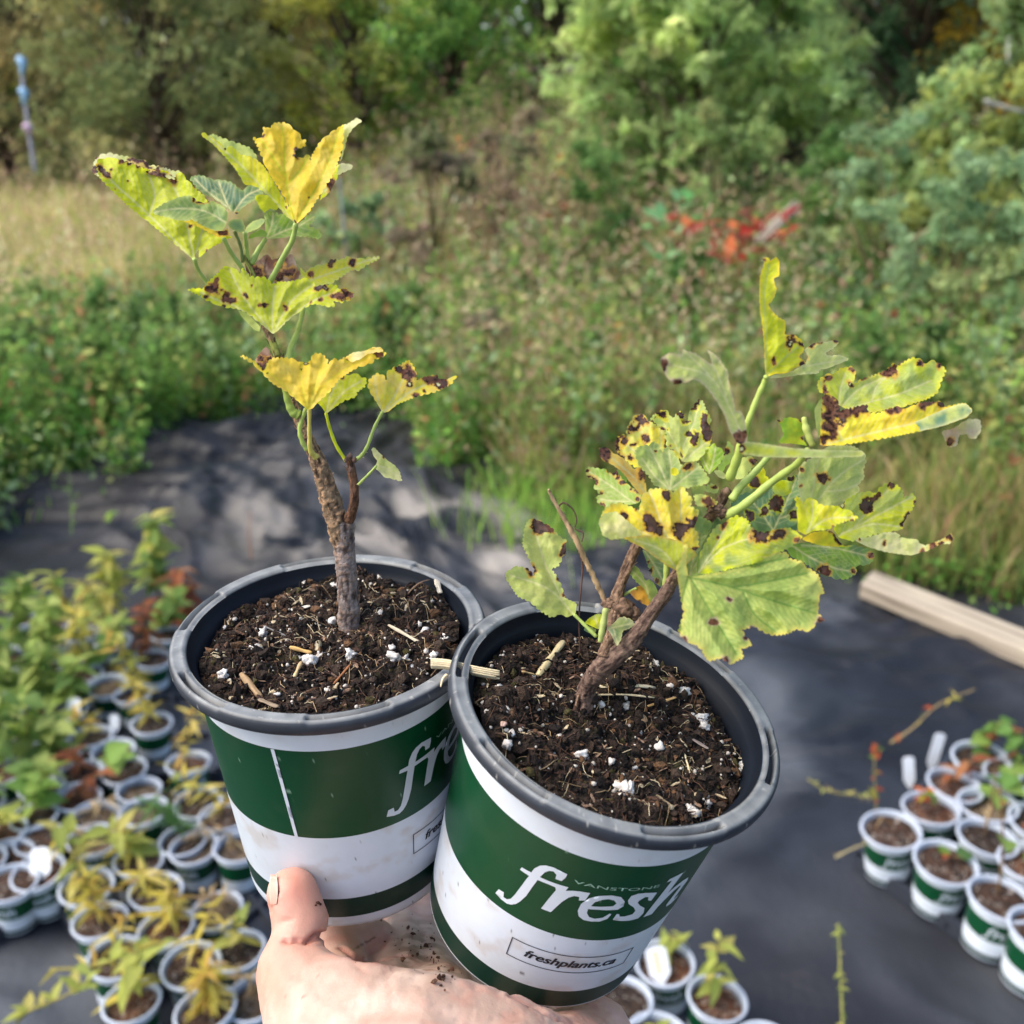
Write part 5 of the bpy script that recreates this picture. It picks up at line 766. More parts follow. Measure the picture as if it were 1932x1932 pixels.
# ---------------------------------------------------------------- background pots
print('bg pots')
def loc_lathe(prof, n, cols):
    ph = np.arange(n)*2*np.pi/n; V = np.vstack([np.stack([R*np.sin(ph), -R*np.cos(ph), np.full(n, PH-h)], 1) for R, h in prof]); m = len(prof); i = np.arange(m-1)[:, None]*n; j = np.arange(n)[None]; k = (j+1) % n
    return V, np.stack([i+j, i+n+j, i+n+k, i+k], -1).reshape(-1, 4), np.repeat(np.array(cols), n, 0)
RIMP = srgb((176, 184, 196)); RIMP2 = srgb((140, 150, 164))
def proto_pot():
    hs = [.005, .0213, .0214, .0605, .0606, .091, .0911, .1006, .1007, .1048]; pr = [(rad(h), h) for h in hs]+[(.03, .1048)]; cc = [WHITE, WHITE, GREEN, GREEN, WHITE, WHITE, GREEN_D, GREEN_D, WHITE, WHITE, WHITE]
    V, F, C = loc_lathe(pr, 40, cc); body = mesh('body', V, F, M['print'], C)
    pr = [(.0479, .0065), (.0525, .0065), (.0545, .0045), (.055, .0028), (.0545, .001), (.0535, 0), (.0505, 0), (.0492, .001), (.0482, .006), (.0470, .012), (.045, .03)]; V, F, C = loc_lathe(pr, 40, [RIMP2]*3+[RIMP]*5+[RIMP2]*2+[INNER]); rim = mesh('rim', V, F[:, ::-1], M['plastic'], C)
    nr, na = 22, 44; rr = np.linspace(0, 1, nr)*.0455; aa = np.arange(na)*2*np.pi/na; RR, AA = [q.ravel() for q in np.meshgrid(rr, aa, indexing='ij')]; soils = []
    for s_ in range(4):
        Pq = np.stack([RR*np.cos(AA), RR*np.sin(AA), 0*RR], 1); z = PH-[.010, .016, .012, .020][s_]+(fbm(Pq, 60, 3, s_*7)-.5)*.008; nz = fbm(Pq, 110, 4, s_*9); C = mix(srgb([(50, 36, 28), (66, 44, 32), (42, 32, 26), (74, 60, 46)][s_]), srgb([(74, 54, 42), (96, 62, 42), (62, 48, 38), (100, 84, 64)][s_]), sm(.4, .65, nz)); C = mix(C, srgb((210, 200, 188)), sm(.84, .88, vn(Pq*520, s_))*.7)
        i = np.arange(nr-1)[:, None]*na; j = np.arange(na)[None]; k = (j+1) % na; Pq[:, 2] = z; soils.append(mesh('soil', Pq, np.stack([i+j, i+na+j, i+na+k, i+k], -1).reshape(-1, 4)[:, ::-1], M['soil'], C))
    b = B()
    for k_, pl in FRESH.items():
        V, F, _ = fill(pl, 3, [EHOLE] if k_ == 'e' else []); R = rad(V[:, 1]/1000)+.0003; b.add(np.stack([R*np.sin((V[:, 0]-9)/44), -R*np.cos((V[:, 0]-9)/44), PH-V[:, 1]/1000], 1), F, WHITE)
    return body, rim, soils, b.me('brand_lettering', M['print'])
PB = proto_pot()
def bg_pot(x, y, sc, label, group, soilk=0, letters=False, lift=.012):
    g_ = ground(x, y, PH*sc+lift); o = empty('plant_pot', (g_[0], g_[1], lift), label, 'pot', group); o.scale = (sc*rng.uniform(.96, 1.03),)*3; o.rotation_euler = (rng.uniform(-.09, .09), rng.uniform(-.09, .09), rng.uniform(-.5, .5) if letters else rng.uniform(-3, 3))
    for nm, me in (('body', PB[0]), ('rim', PB[1]), ('soil', PB[2][soilk])): q = bpy.data.objects.new(nm, me); COL.objects.link(q); q.parent = o
    if letters or True: q = bpy.data.objects.new('brand_lettering', PB[3]); COL.objects.link(q); q.parent = o
    return o
def tray(corners, label):
    """black shallow tray: base slab, raised lip, shallow sockets' dividing ribs"""
    Q = [np.array([*to_xy(x, y), 0.]) for x, y in corners]; cen = sum(Q)/4; o = empty('tray', cen, label, 'tray', 'black nursery trays on the ground cloth'); c = srgb((46, 50, 58))
    def quad(b, P4, z0, z1):
        V = [np.array([p[0], p[1], z]) for z in (z0, z1) for p in P4]; b.add(V, np.array([[0, 3, 2, 1], [4, 5, 6, 7], [0, 1, 5, 4], [1, 2, 6, 5], [2, 3, 7, 6], [3, 0, 4, 7]]), c)
    b = B(); quad(b, Q, .003, .010); b.mk('base', M['plastic'], o, False)
    lip = B()
    for k in range(4):
        a_, b_ = Q[k], Q[(k+1) % 4]; n_ = np.array([-(b_-a_)[1], (b_-a_)[0], 0]); n_ /= np.linalg.norm(n_); s_ = np.sign((cen-a_)@n_); quad(lip, [a_, b_, b_+n_*s_*.012, a_+n_*s_*.012], .0105, .034)
    lip.mk('lip', M['plastic'], o, False)
    rb_ = B()
    for u in range(1, 6):
        t = u/6; a_ = Q[0]*(1-t)+Q[1]*t; b_ = Q[3]*(1-t)+Q[2]*t; n_ = (Q[1]-Q[0])/np.linalg.norm(Q[1]-Q[0])*.004; quad(rb_, [a_-n_, a_+n_, b_+n_, b_-n_], .0105, .022)
    for u in range(1, 4):
        t = u/4; a_ = Q[0]*(1-t)+Q[3]*t; b_ = Q[1]*(1-t)+Q[2]*t; n_ = (Q[3]-Q[0])/np.linalg.norm(Q[3]-Q[0])*.004; quad(rb_, [a_-n_, b_-n_, b_+n_, a_+n_], .0105, .0215)
    rb_.mk('socket_ribs', M['plastic'], o, False)
tray([(-300, 1935), (128, 1716), (60, 1520), (-330, 1640)], 'black tray corner with two lettered pots at the far left')
tray([(110, 1730), (330, 2080), (640, 1760), (420, 1500)], 'black tray crowded with yellowing seedlings beneath the thumb')
tray([(-50, 1500), (420, 1480), (380, 1200), (-30, 1220)], 'black tray of leafy seedlings left of the held pots')
tray([(1608, 1640), (1990, 1905), (2180, 1640), (1790, 1440)], 'black tray of brown-leaved seedlings at the right')
tray([(1130, 2060), (1370, 2060), (1345, 1870), (1160, 1850)], 'black tray partly hidden under the hand at the bottom')
# leaves and seedlings
def leaf_mesh(col, L=.05, Wd=.018, bend=.3, tip=1.):
    t = np.linspace(0, 1, 6); V = []; C = []
    for k, u in enumerate(t):
        w = Wd*.5*math.sin(math.pi*min(1, u**.7*1.0+.02))*1. if u < 1 else 0.0003
        for s_ in (-1, 0, 1): V.append((s_*w, u*L, -bend*L*u*u+abs(s_)*w*.35)); C.append(srgb(col)*(1.15 if s_ == 0 else .95)*(1-.2*u*(tip < 1)))
    F = [[3*k+s_, 3*k+s_+1, 3*k+s_+4, 3*k+s_+3] for k in range(5) for s_ in (0, 1)]; return mesh('leaf', np.array(V), np.array(F), M['veg'], np.clip(C, 0, 1))
LM = {k: [leaf_mesh(c, *a) for c in cs] for k, cs, a in (
 ('yellow', [(208, 190, 84), (190, 176, 76), (216, 196, 108), (174, 164, 76), (190, 156, 76)], (.042, .009, .35)),
 ('yg', [(172, 180, 88), (188, 190, 98), (150, 162, 82), (196, 186, 104)], (.046, .020, .3)),
 ('green', [(130, 156, 78), (152, 172, 90), (106, 134, 70), (168, 180, 100)], (.048, .030, .25)),
 ('round', [(136, 168, 82), (118, 154, 76), (156, 180, 92)], (.052, .046, .2)),
 ('fine', [(84, 124, 66), (98, 136, 70), (72, 112, 60)], (.034, .005, .25)),
 ('brown', [(160, 98, 64), (136, 80, 56), (176, 120, 80), (118, 74, 54)], (.045, .020, .5)),
 ('rust', [(190, 92, 52), (206, 116, 64), (168, 80, 50), (150, 150, 60), (110, 140, 60)], (.026, .017, .3)),
 ('lobed', [(104, 140, 70), (138, 166, 82), (84, 116, 66), (150, 100, 64)], (.036, .034, .25)),
 ('tan', [(176, 150, 110), (150, 124, 90), (196, 172, 128)], (.034, .006, .5)))}
TM = {}
def stem_mesh(h, lean, col, r=.0016):
    P = np.array([[lean[0]*u*u, lean[1]*u*u, h*u] for u in np.linspace(0, 1, 6)]); v, F = tube(P, r*(1-.5*np.linspace(0, 1, 6)), 6); return mesh('stem', v, F, M['twig'], srgb(col))
LEAFN = 0
def seedling(base, h, nl, kinds, label, group, lean=(0, 0), sc=1., stemc=(110, 96, 60), droop=.2, spread=1., name='seedling', top=.15):
    global LEAFN
    o = empty(name, base, label, 'plant', group); st_ = obj('stem', stem_mesh(h, lean, stemc, .0014*sc+h*.006), o)
    for k in range(nl):
        u = top+(1-top)*(k+.5)/nl; ms = LM[kinds[rng.integers(len(kinds))]]; q = bpy.data.objects.new('leaf', ms[rng.integers(len(ms))]); COL.objects.link(q); q.parent = o; q.location = (lean[0]*u*u, lean[1]*u*u, h*u)
        q.rotation_euler = (rng.uniform(-.3, .9)*spread-droop, rng.uniform(-.5, .5), k*2.4+rng.uniform(-.5, .5)); s_ = sc*rng.uniform(.55, 1.3)*(1-.12*u); q.scale = (s_,)*3; LEAFN += 1
    return o
C6 = lambda x, y: (x*.50405, 958.3+y*.50405)
C7 = lambda x, y: (1405.6+x*.4709, 1022.2+y*.4709)
LEFT = [ # crop6 x, y, soil, seedling kinds, height, leaves
 (420,905,3,None),(300,990,2,('brown',.05,8)),(465,975,0,('round',.05,4)),(510,1050,3,None),(150,1050,1,('green',.07,8)),(285,1080,1,('brown',.04,9)),(130,1150,0,('round',.08,8)),(545,1130,3,('fine',.05,8)),(345,1150,3,('tan',.05,7)),(155,1235,0,None),(10,1200,1,('yg',.07,9)),(15,1295,1,None),
 (160,1350,1,None),(35,1400,0,None),(330,1240,3,('tan',.04,8)),(690,1230,2,('fine',.08,46)),(320,1410,3,('yg',.08,14)),(570,1430,0,('yellow',.07,12)),(370,1550,0,('yellow',.07,26)),(640,1570,1,('yellow',.07,26)),(830,1495,3,('tan',.05,12)),(425,1680,0,('yellow',.07,9)),(905,1650,2,('yg',.06,7)),(720,1700,0,('yellow',.08,10)),(885,1270,3,('tan',.03,6)),(490,1845,1,('yg',.08,10)),(790,1880,0,('yellow',.06,44)),(965,1815,3,('tan',.03,8)),
 (400,660,3,None),(400,590,3,('round',.10,5)),(500,1310,0,('yg',.08,16)),(740,1100,2,('yg',.09,10)),(830,1160,0,('yellow',.08,8)),(225,930,2,('green',.10,12)),(560,800,2,('yellow',.12,16)),(700,960,1,('yellow',.12,18)),(330,860,3,('yg',.08,6)),(250,760,0,('green',.12,14)),(120,920,1,('green',.12,14)),(20,980,1,('green',.13,16)),(150,760,1,('green',.15,16)),(40,720,2,('green',.16,18)),(500,690,2,('yg',.14,14)),(300,620,0,('yg',.14,16)),(170,600,2,('green',.15,16)),(60,560,1,('green',.15,16)),(560,560,0,('brown',.13,12)),(430,500,3,('yg',.14,14)),(310,470,2,('yg',.14,12)),(620,470,0,('green',.15,20)),(200,430,0,('rust',.12,6)),(80,420,1,('yg',.12,12)),(730,1260,3,('tan',.05,10)),(-60,1100,1,('green',.1,10)),(-60,1320,1,('yg',.1,8)),(-50,850,1,('green',.12,12))]
rows = sorted(range(len(LEFT)), key=lambda k: -LEFT[k][1]); ORD = ['first', 'second', 'third', 'fourth', 'fifth', 'sixth', 'seventh', 'eighth', 'ninth', 'tenth', 'eleventh', 'twelfth', 'thirteenth', 'fourteenth']
rowname = {}
for r_ in range(0, len(rows), 5):
    grp = sorted(rows[r_:r_+5], key=lambda k: LEFT[k][0])
    for c_, k in enumerate(grp): rowname[k] = (ORD[min(r_//5, 13)], ORD[c_])
LOOK = {'yellow': 'yellow narrow-leaved', 'yg': 'yellow-green', 'green': 'leafy green', 'round': 'round-leaved', 'fine': 'feathery green', 'brown': 'withered brown', 'rust': 'rusty-leaved', 'tan': 'dried tan', 'lobed': 'lobed green'}
for k, (x, y, so, sd) in enumerate(LEFT):
    px, py = C6(x, y); rw, cl = rowname[k]; letters = k in (12, 13)
    sc = .80; lab = f"pale-rimmed pot left of the held pots, {cl} from the left in the {rw} row up"
    if k == 13: lab = 'white lettered pot at the left frame edge standing in the tray corner'
    if k == 12: lab = 'lettered pot with a white plant label stuck in it, tray corner'
    if k == 15: lab = 'pot holding the bushy feathery green seedling'
    p = bg_pot(px, py, sc, lab, 'nursery pots left of the hand', so, letters)
    if sd:
        kd, h, nl = sd; kinds = (kd,) if kd != 'yg' else ('yg', 'yellow')
        gl = ground(px, py, PH*sc); seedling((gl[0], gl[1], PH*sc), h*rng.uniform(.7, 1.25), int(nl*(1.55 if y > 900 else 2.4)), kinds, f"{LOOK[kd]} seedling in the {cl} pot from the left, {rw} row up", 'seedlings in the pots left of the hand', (rng.uniform(-.05, .05), rng.uniform(-.05, .05)), {'green': 1.2, 'yg': 1.15, 'yellow': 1.0, 'round': .95}.get(kd, 1.), droop=.1)
# tall shoots at the back of the left group
for (x, y, h, nl, kd, lab) in ((302, 1150, .26, 34, ('yg', 'green'), 'tallest leafy shoot behind the left pots, bright green tuft on top'), (345, 1190, .16, 26, ('brown',), 'clump of drooping rust-brown leaves beside the left pot rim'), (215, 1180, .20, 30, ('yg',), 'pale green shoot behind the left pots'), (120, 1200, .16, 18, ('yg', 'rust'), 'shoot with one orange leaf in the left back row')):
    g_ = ground(x, y, .0); seedling((g_[0], g_[1], .02), h, int(nl*1.6), kd, lab, 'seedlings in the pots left of the hand', (.01, 0), 1.45)
RIGHT = [(600,1140,0,('tan',.02,2)),(797,1265,0,('rust',.02,3)),(1010,1420,0,('rust',.20,3)),(755,1060,1,('rust',.05,9)),(960,1175,2,('tan',.16,4)),(825,960,1,('brown',.05,8)),(950,860,2,('lobed',.09,16)),(1095,925,2,('lobed',.10,12)),(990,1050,3,('lobed',.07,7)),(1160,1285,1,('rust',.06,12)),(1180,1560,0,('rust',.09,8)),(1180,1120,2,('lobed',.1,9)),(1220,980,1,('rust',.16,14))]
RL = ['lettered pot at the left corner of the right tray', 'lettered pot with fallen orange leaves, second along the front of the right tray', 'lettered pot third along the front of the right tray', 'pot with rust-leaved seedling behind the corner pot', 'pot with a thin bare stem in the middle of the right tray', 'pot with brown withered leaves near two white labels', 'pot under the bright lobed green leaves', 'pot at the right frame edge below the plank', 'pot of lobed leaves in the middle back of the right tray', 'pot filled with orange leaves at the right frame edge', 'pot cut by the right frame edge in the front row', 'pot beyond the right frame edge, middle row', 'pot beyond the right frame edge, back row']
for k, (x, y, so, sd) in enumerate(RIGHT):
    px, py = C7(x, y); p = bg_pot(px, py, .98, RL[k], 'nursery pots in the right tray', so, True); gl = ground(px, py, PH*.98); kd, h, nl = sd
    seedling((gl[0], gl[1], PH*.95), h, nl, (kd,) if kd != 'rust' else ('rust', 'rust', 'lobed'), f"{LOOK[kd]} seedling in the {RL[k].replace(' of the right tray', '').replace('with fallen orange leaves, ', '')}", 'seedlings in the right tray', (rng.uniform(-.04, .04), rng.uniform(-.03, .03)), 1., (118, 92, 64))
for (x, y, so, sd, sc, lab) in ((1261,1812,1,('yg',.07,8),.83,'pot with a white label behind the right pot base'),(1345,1880,1,('yg',.12,14),.83,'pot with a thin green sprig right of the hand'),(1172,1890,2,None,.83,'pot half hidden behind the right pot base'),(1235,1960,1,('yg',.04,8),.83,'pot at the bottom edge right of the hand'),(1445,1975,2,('round',.03,4),.83,'pot at the bottom edge with light green leaves')):
    bg_pot(x, y, sc, lab, 'nursery pots at the bottom beside the hand', so); gl = ground(x, y, PH*sc)
    if sd: seedling((gl[0], gl[1], PH*sc-.01), sd[1], sd[2], (sd[0],), {1261: 'small yellow-green plant beside the label with yellow print', 1345: 'thin green sprig in the pot right of the hand', 1235: 'short sprout in the bottom pot nearest the hand', 1445: 'round-leaved sprout at the bottom edge'}[x], 'seedlings beside the hand', (0, 0), .9)
# plant labels: white plastic tags stuck in the soil
def plabel(x, y, zc, w, h, lean, label, mark=False):
    g_ = ground(x, y, zc); t = empty('plant_label', g_, label, 'plant label', 'white plant labels'); b = B(); n = 9; o_ = []
    for k in range(n):
        a = math.pi*k/(n-1); o_.append((math.cos(a)*w/2, h-w*.25+math.sin(a)*w*.25))
    o_ += [(-w/2, .01), (0, -.01), (w/2, .01)]; m = len(o_); V = [(u, -.0006, v) for u, v in o_]+[(u, .0006, v) for u, v in o_]
    F3 = [[0, k, k+1] for k in range(1, m-1)]+[[m, m+k+1, m+k] for k in range(1, m-1)]; F4 = [[k, (k+1) % m, m+(k+1) % m, m+k][::-1] for k in range(m)]
    R = np.array(Matrix.Rotation(lean, 3, 'X') @ Matrix.Rotation(rng.uniform(-.2, .2), 3, 'Y')); o = obj('tag', mesh('tag', np.array(V)@R.T, [np.array(F3), np.array(F4)], M['plastic'], srgb((225, 228, 232)), False), t)
    if mark:
        V2, F2, C2 = [], [], []
        for q in range(4):
            z0 = h*.25+q*.008; V2 += [(-w*.2, -.0011, z0), (w*.15, -.0011, z0), (w*.15, -.0011, z0+.004), (-w*.2, -.0011, z0+.004)]; F2.append([4*q, 4*q+1, 4*q+2, 4*q+3])
        obj('print', mesh('print', np.array(V2)@R.T, np.array(F2), M['plastic'], srgb((220, 190, 110)), False), t)
plabel(*C6(150, 1385), .085, .035, .05, -.6, 'wide white plant label in the far left lettered pot'); plabel(1248, 1850, .09, .032, .05, -.5, 'white plant label with yellow print beside the right pot base', True)
plabel(*C7(745, 900), .07, .022, .075, -.1, 'taller white plant label at the back of the right tray'); plabel(*C7(660, 975), .07, .022, .06, -.2, 'shorter white plant label left of the taller one'); plabel(*C6(430, 835), .085, .02, .035, -.3, 'narrow white plant label among the left pots'); plabel(*C6(275, 800), .085, .03, .05, -.5, 'white plant label above a dark red leaf in the left group')

# ---------------------------------------------------------------- vegetation
print('veg')
def leaves(Pc, size, colors, up=.5, rg=rng, asp=.5):
    """diamond leaves at points Pc: two triangles folded along the midrib"""
    n = len(Pc); d = rg.normal(size=(n, 3)); d[:, 2] -= .1; d /= np.linalg.norm(d, axis=1)[:, None]; nn = rg.normal(size=(n, 3)); nn[:, 2] += up*2; s = np.cross(d, nn); s /= np.linalg.norm(s, axis=1)[:, None]+1e-9
    L = (size*rg.uniform(.6, 1.3, n))[:, None]; nr = np.cross(s, d); V = np.stack([Pc-d*L*.5, Pc+s*L*asp*.5+nr*L*.06, Pc+d*L*.5, Pc-s*L*asp*.5+nr*L*.06], 1).reshape(-1, 3)
    b = np.arange(n)[:, None]*4; F = np.concatenate([b+[0, 1, 2], b+[0, 2, 3]]); C = np.repeat(colors, 4, 0); return V, F, C
def pick(cols, n, w=None): c = np.array([srgb(x) for x in cols])*[1.1, 1.02, .9]; return c[rng.choice(len(c), n, p=w)]*rng.uniform(.9, 1.7, (n, 1))
def blades(X, Y, h, w, cols, lean=.6):
    n = len(X); Z = tz(X, Y)-.03; a = rng.uniform(0, 6.28, n); k = rng.uniform(.1, 1, n)*lean*h; dx, dy = np.cos(a)*k, np.sin(a)*k; b_ = rng.uniform(0, 6.28, n); wx, wy = np.cos(b_)*w*.5, np.sin(b_)*w*.5; V = []
    for t, ww in ((0, 1), (.45, .9), (.8, .55)):
        for s_ in (-1, 1): V.append(np.stack([X+dx*t*t+s_*wx*ww, Y+dy*t*t+s_*wy*ww, Z+h*t], 1))
    V.append(np.stack([X+dx, Y+dy, Z+h*(1-.15*(k/h))], 1)); V = np.stack(V, 1).reshape(-1, 3); b = np.arange(n)[:, None]*7
    Q = np.concatenate([b+[0, 1, 3, 2], b+[2, 3, 5, 4]]); T = b+[4, 5, 6]; return V, [Q, T], np.repeat(cols, 7, 0)
def scatter(n, y0, y1, x0=-1e9, x1=1e9, m=1.25):
    """even in view: more points near than far"""
    Y = np.exp(rng.uniform(math.log(y0), math.log(y1), n)); hw = Y*.56*m+.4; X = rng.uniform(-1, 1, n)*hw; k = (Y > yb(X)-.04-.55*sm(.52, .75, fbm(np.stack([X, Y*.5, 0*X], 1), 1.9, 3, 66))*(X < .6)) & (X > x0) & (X < x1); return X[k], Y[k]
def region(X, Y):
    """0 lush low weeds (near left), 1 dry pale grass (path on the left), 2 mixed meadow, 3 dead brown weeds"""
    r = np.full(len(X), 2); wob = (fbm(np.stack([X, Y, 0*X], 1), .9, 3, 60)-.5); r[(X < -.17*Y+wob*1.2) & (Y > 5.6+wob*2)] = 1; r[(X < -.2+wob) & (Y < 5.2+wob*2)] = 0; r[(X > -1.4+wob) & (X < .6+wob) & (Y > 5.8+wob*2) & (Y < 8.8)] = 3; return r
X, Y = scatter(120000, 2.4, 15); R = region(X, Y); keep = (R != 0) | (rng.random(len(X)) < .45); X, Y, R = X[keep], Y[keep], R[keep]
n = len(X); cl = np.empty((n, 3)); h = np.empty(n)
for r_, cols, w_, hh in ((0, [(76, 120, 52), (96, 138, 60), (120, 150, 70), (150, 150, 90)], [.4, .3, .2, .1], .20), (1, [(176, 166, 122), (150, 150, 96), (138, 152, 82), (190, 176, 144), (116, 140, 72)], [.22, .2, .24, .14, .2], .36), (2, [(104, 128, 70), (128, 142, 78), (158, 154, 104), (140, 116, 92), (92, 114, 68), (184, 166, 134)], [.24, .22, .16, .12, .14, .12], .42), (3, [(126, 102, 82), (150, 128, 104), (104, 120, 66), (110, 88, 72)], [.3, .2, .3, .2], .46)):
    k = R == r_; m = k.sum(); cl[k] = pick(cols, m, w_); h[k] = hh*rng.uniform(.4, 1.25, m)
cn = fbm(np.stack([X, Y, 0*X], 1), 1.6, 3, 70); h *= .55+cn*.95; cl *= (.55+1.0*fbm(np.stack([X, Y, 0*X], 1), 2.3, 3, 71))[:, None]; h *= sm(-.05, .5, Y-yb(X))*.5+.5
V, F, C = blades(X, Y, h, .0048+.0011*Y, cl); tag(mk('meadow_grass', V, F, M['veg'], None, C, False), kind='stuff')
# leafy weeds: small leaves up unseen stems
def weeds(name, n, y0, y1, regs, hh, nl, size, cols, w_, x0=-1e9, x1=1e9, asp=.5):
    X, Y = scatter(n, y0, y1, x0, x1); R = region(X, Y); k = np.isin(R, regs); X, Y = X[k], Y[k]; cn = fbm(np.stack([X, Y, 0*X], 1), 1.3, 3, 80+n % 7); k = cn > .40; X, Y, cn = X[k], Y[k], cn[k]; m = len(X); Z = tz(X, Y); H = hh*rng.uniform(.4, 1.2, m)*(.5+cn); lx, ly = rng.normal(size=(2, m))*.12*H; tcol = pick(cols, m, w_); P = []; C = []
    for q in range(nl):
        t = (q+rng.random(m))/nl; P.append(np.stack([X+lx*t+rng.normal(size=m)*.012, Y+ly*t+rng.normal(size=m)*.012, Z+H*t-.02], 1)); C.append(tcol*rng.uniform(.75, 1.25, (m, 1)))
    P = np.vstack(P); C = np.vstack(C); V, F, C = leaves(P, size*(1+.06*P[:, 1]), C, .6, asp=asp); return tag(mk(name, V, F, M['veg'], None, np.clip(C, 0, 1), False), kind='stuff')
weeds('low_weeds', 12000, 2.6, 6.5, [0], .30, 14, .028, [(84, 134, 56), (70, 116, 50), (110, 154, 70), (140, 164, 84), (120, 150, 110)], [.3, .3, .2, .1, .1])
weeds('meadow_weeds', 19000, 2.5, 12, [2, 3, 0], .50, 11, .040, [(92, 130, 62), (116, 146, 74), (74, 108, 56), (150, 160, 92), (128, 154, 116), (132, 100, 70)], [.28, .22, .2, .1, .12, .08])
weeds('dry_seed_heads', 6000, 3.4, 12, [1, 2, 3], .74, 11, .032, [(196, 174, 152), (170, 146, 128), (160, 128, 118), (212, 196, 166)], None, asp=.25)
weeds('brown_weeds', 9000, 5.5, 9.5, [3], 1.15, 14, .026, [(124, 100, 88), (150, 128, 112), (108, 86, 76), (140, 130, 96)], None, asp=.3)
# clover mat spilling over the cloth edge
X = rng.uniform(-3., 2.4, 9000); Y = yb(X)+rng.normal(size=9000)*.10+.06; P = np.stack([X, Y, .02+.12*rng.random(9000)*fbm(np.stack([X, Y, 0*X], 1), 3., 2, 8)*1.6], 1); V, F, C = leaves(P, np.full(9000, .026), pick([(70, 116, 50), (92, 136, 60), (120, 150, 80)], 9000), 1.2); tag(mk('creeping_weeds', V, F, M['veg'], None, C, False), kind='stuff')

def shrub(dx, Y, hw, H, cols, w_, ls, n, label, seed, name='shrub', cat='shrub', z0=None, trunkc=(90, 78, 64), clump=34, group='shrubs and trees closing the meadow', asp=.5, low=.0):
    """trunk with limbs reaching to leaf clumps; hw half width in reference px"""
    rg = np.random.default_rng(seed); zd = Y/math.cos(PITCH)*.98; X = (dx-HALF)/FPX*zd; Wm = hw/FPX*zd; zb = float(tz([X], [Y])[0]) if z0 is None else z0; o = empty(name, (X, Y, zb), label, cat, group)
    tb = B(); P = []; C = []; per = n//clump; base_c = np.array([srgb(c) for c in cols])
    trk = np.array([[0, 0, -.05], [rg.normal()*.05*H, rg.normal()*.03*H, H*.3], [rg.normal()*.08*H, 0, H*.65]]); v, F = tube(spline(trk, 4), np.linspace(.022*H, .009*H, 9), 7); tb.add(v, F, srgb(trunkc))
    for k in range(clump):
        a = rg.uniform(0, 6.28); u = rg.random()**.5; t = rg.uniform(low, 1); e = math.sqrt(max(.05, 1-(t*1.05-.42)**2*2.1)); c = np.array([math.cos(a)*u*e*Wm, math.sin(a)*u*e*Wm*.75, t*H]); r = rg.uniform(.16, .30)*Wm*(1.1-.3*t)+.04*H
        st_ = trk[1]*min(1, t*1.2+.05)*[1, 1, 0]+[0, 0, H*t*.55]; v, F = tube(np.array([st_, (st_+c)/2+[0, 0, .06*H*(rg.random()-.3)], c]), [.008*H, .005*H, .002*H], 5); tb.add(v, F, srgb(trunkc)*rg.uniform(.7, 1.2)); ci = rg.choice(len(base_c), p=w_)
        for sp_ in range(4):                                  # leafy sprays fanning out of the limb end
            od = (c-st_)/(np.linalg.norm(c-st_)+1e-6)+rg.normal(size=3)*.9+[0, 0, .15]; od /= np.linalg.norm(od); m = per//4; tt = rg.random(m)**.7; L_ = r*rg.uniform(1.0, 2.0); q = c+od*L_*tt[:, None]+np.array([0, 0, -1.])*(tt**2*L_*.25)[:, None]+rg.normal(size=(m, 3))*r*.26*(1-.5*tt)[:, None]
            P.append(q); cc = base_c[ci]*.6+base_c[rg.choice(len(base_c), m, p=w_)]*.4; C.append(cc*rg.uniform(.7, 1.4, (m, 1))*rg.uniform(.8, 1.2))
    P = np.vstack(P); C = np.clip(np.vstack(C), 0, 1); V, F, C = leaves(P, np.full(len(P), ls), C, .5, rg, asp)
    obj('trunk', tb.me('trunk', M['twig']), o); cr = obj('crown', mesh('crown', V, F, M['veg'], C, False), o); return o
OL, DK_, YL, GR, LT, DG, PL_ = [[tuple(min(225, int((v*.78+.22*sum(c)/3)*g_)) for v in c) for c in q] for q, g_ in zip(([(112, 104, 62), (88, 92, 52), (140, 122, 72), (76, 82, 48)], [(70, 84, 46), (92, 100, 54), (118, 112, 62), (58, 70, 42)], [(150, 150, 56), (184, 164, 56), (116, 130, 56), (96, 100, 52)], [(72, 110, 54), (96, 132, 62), (54, 88, 46), (130, 150, 70)], [(132, 164, 104), (160, 186, 128), (104, 140, 80), (174, 190, 120)], [(42, 70, 46), (60, 92, 60), (32, 54, 38), (90, 116, 88)], [(118, 152, 100), (146, 174, 126), (92, 126, 80), (160, 170, 90)]), (1.55, 1.6, 1.4, 1.5, 1.15, 1.45, 1.1))]
LT, DG, PL_, GR = [[(min(235, int(c[0]*1.04)), min(235, int(c[1]*1.02)), int(c[2]*.9)) for c in q] for q in (LT, DG, PL_, GR)]
E4 = [.35, .25, .2, .2]
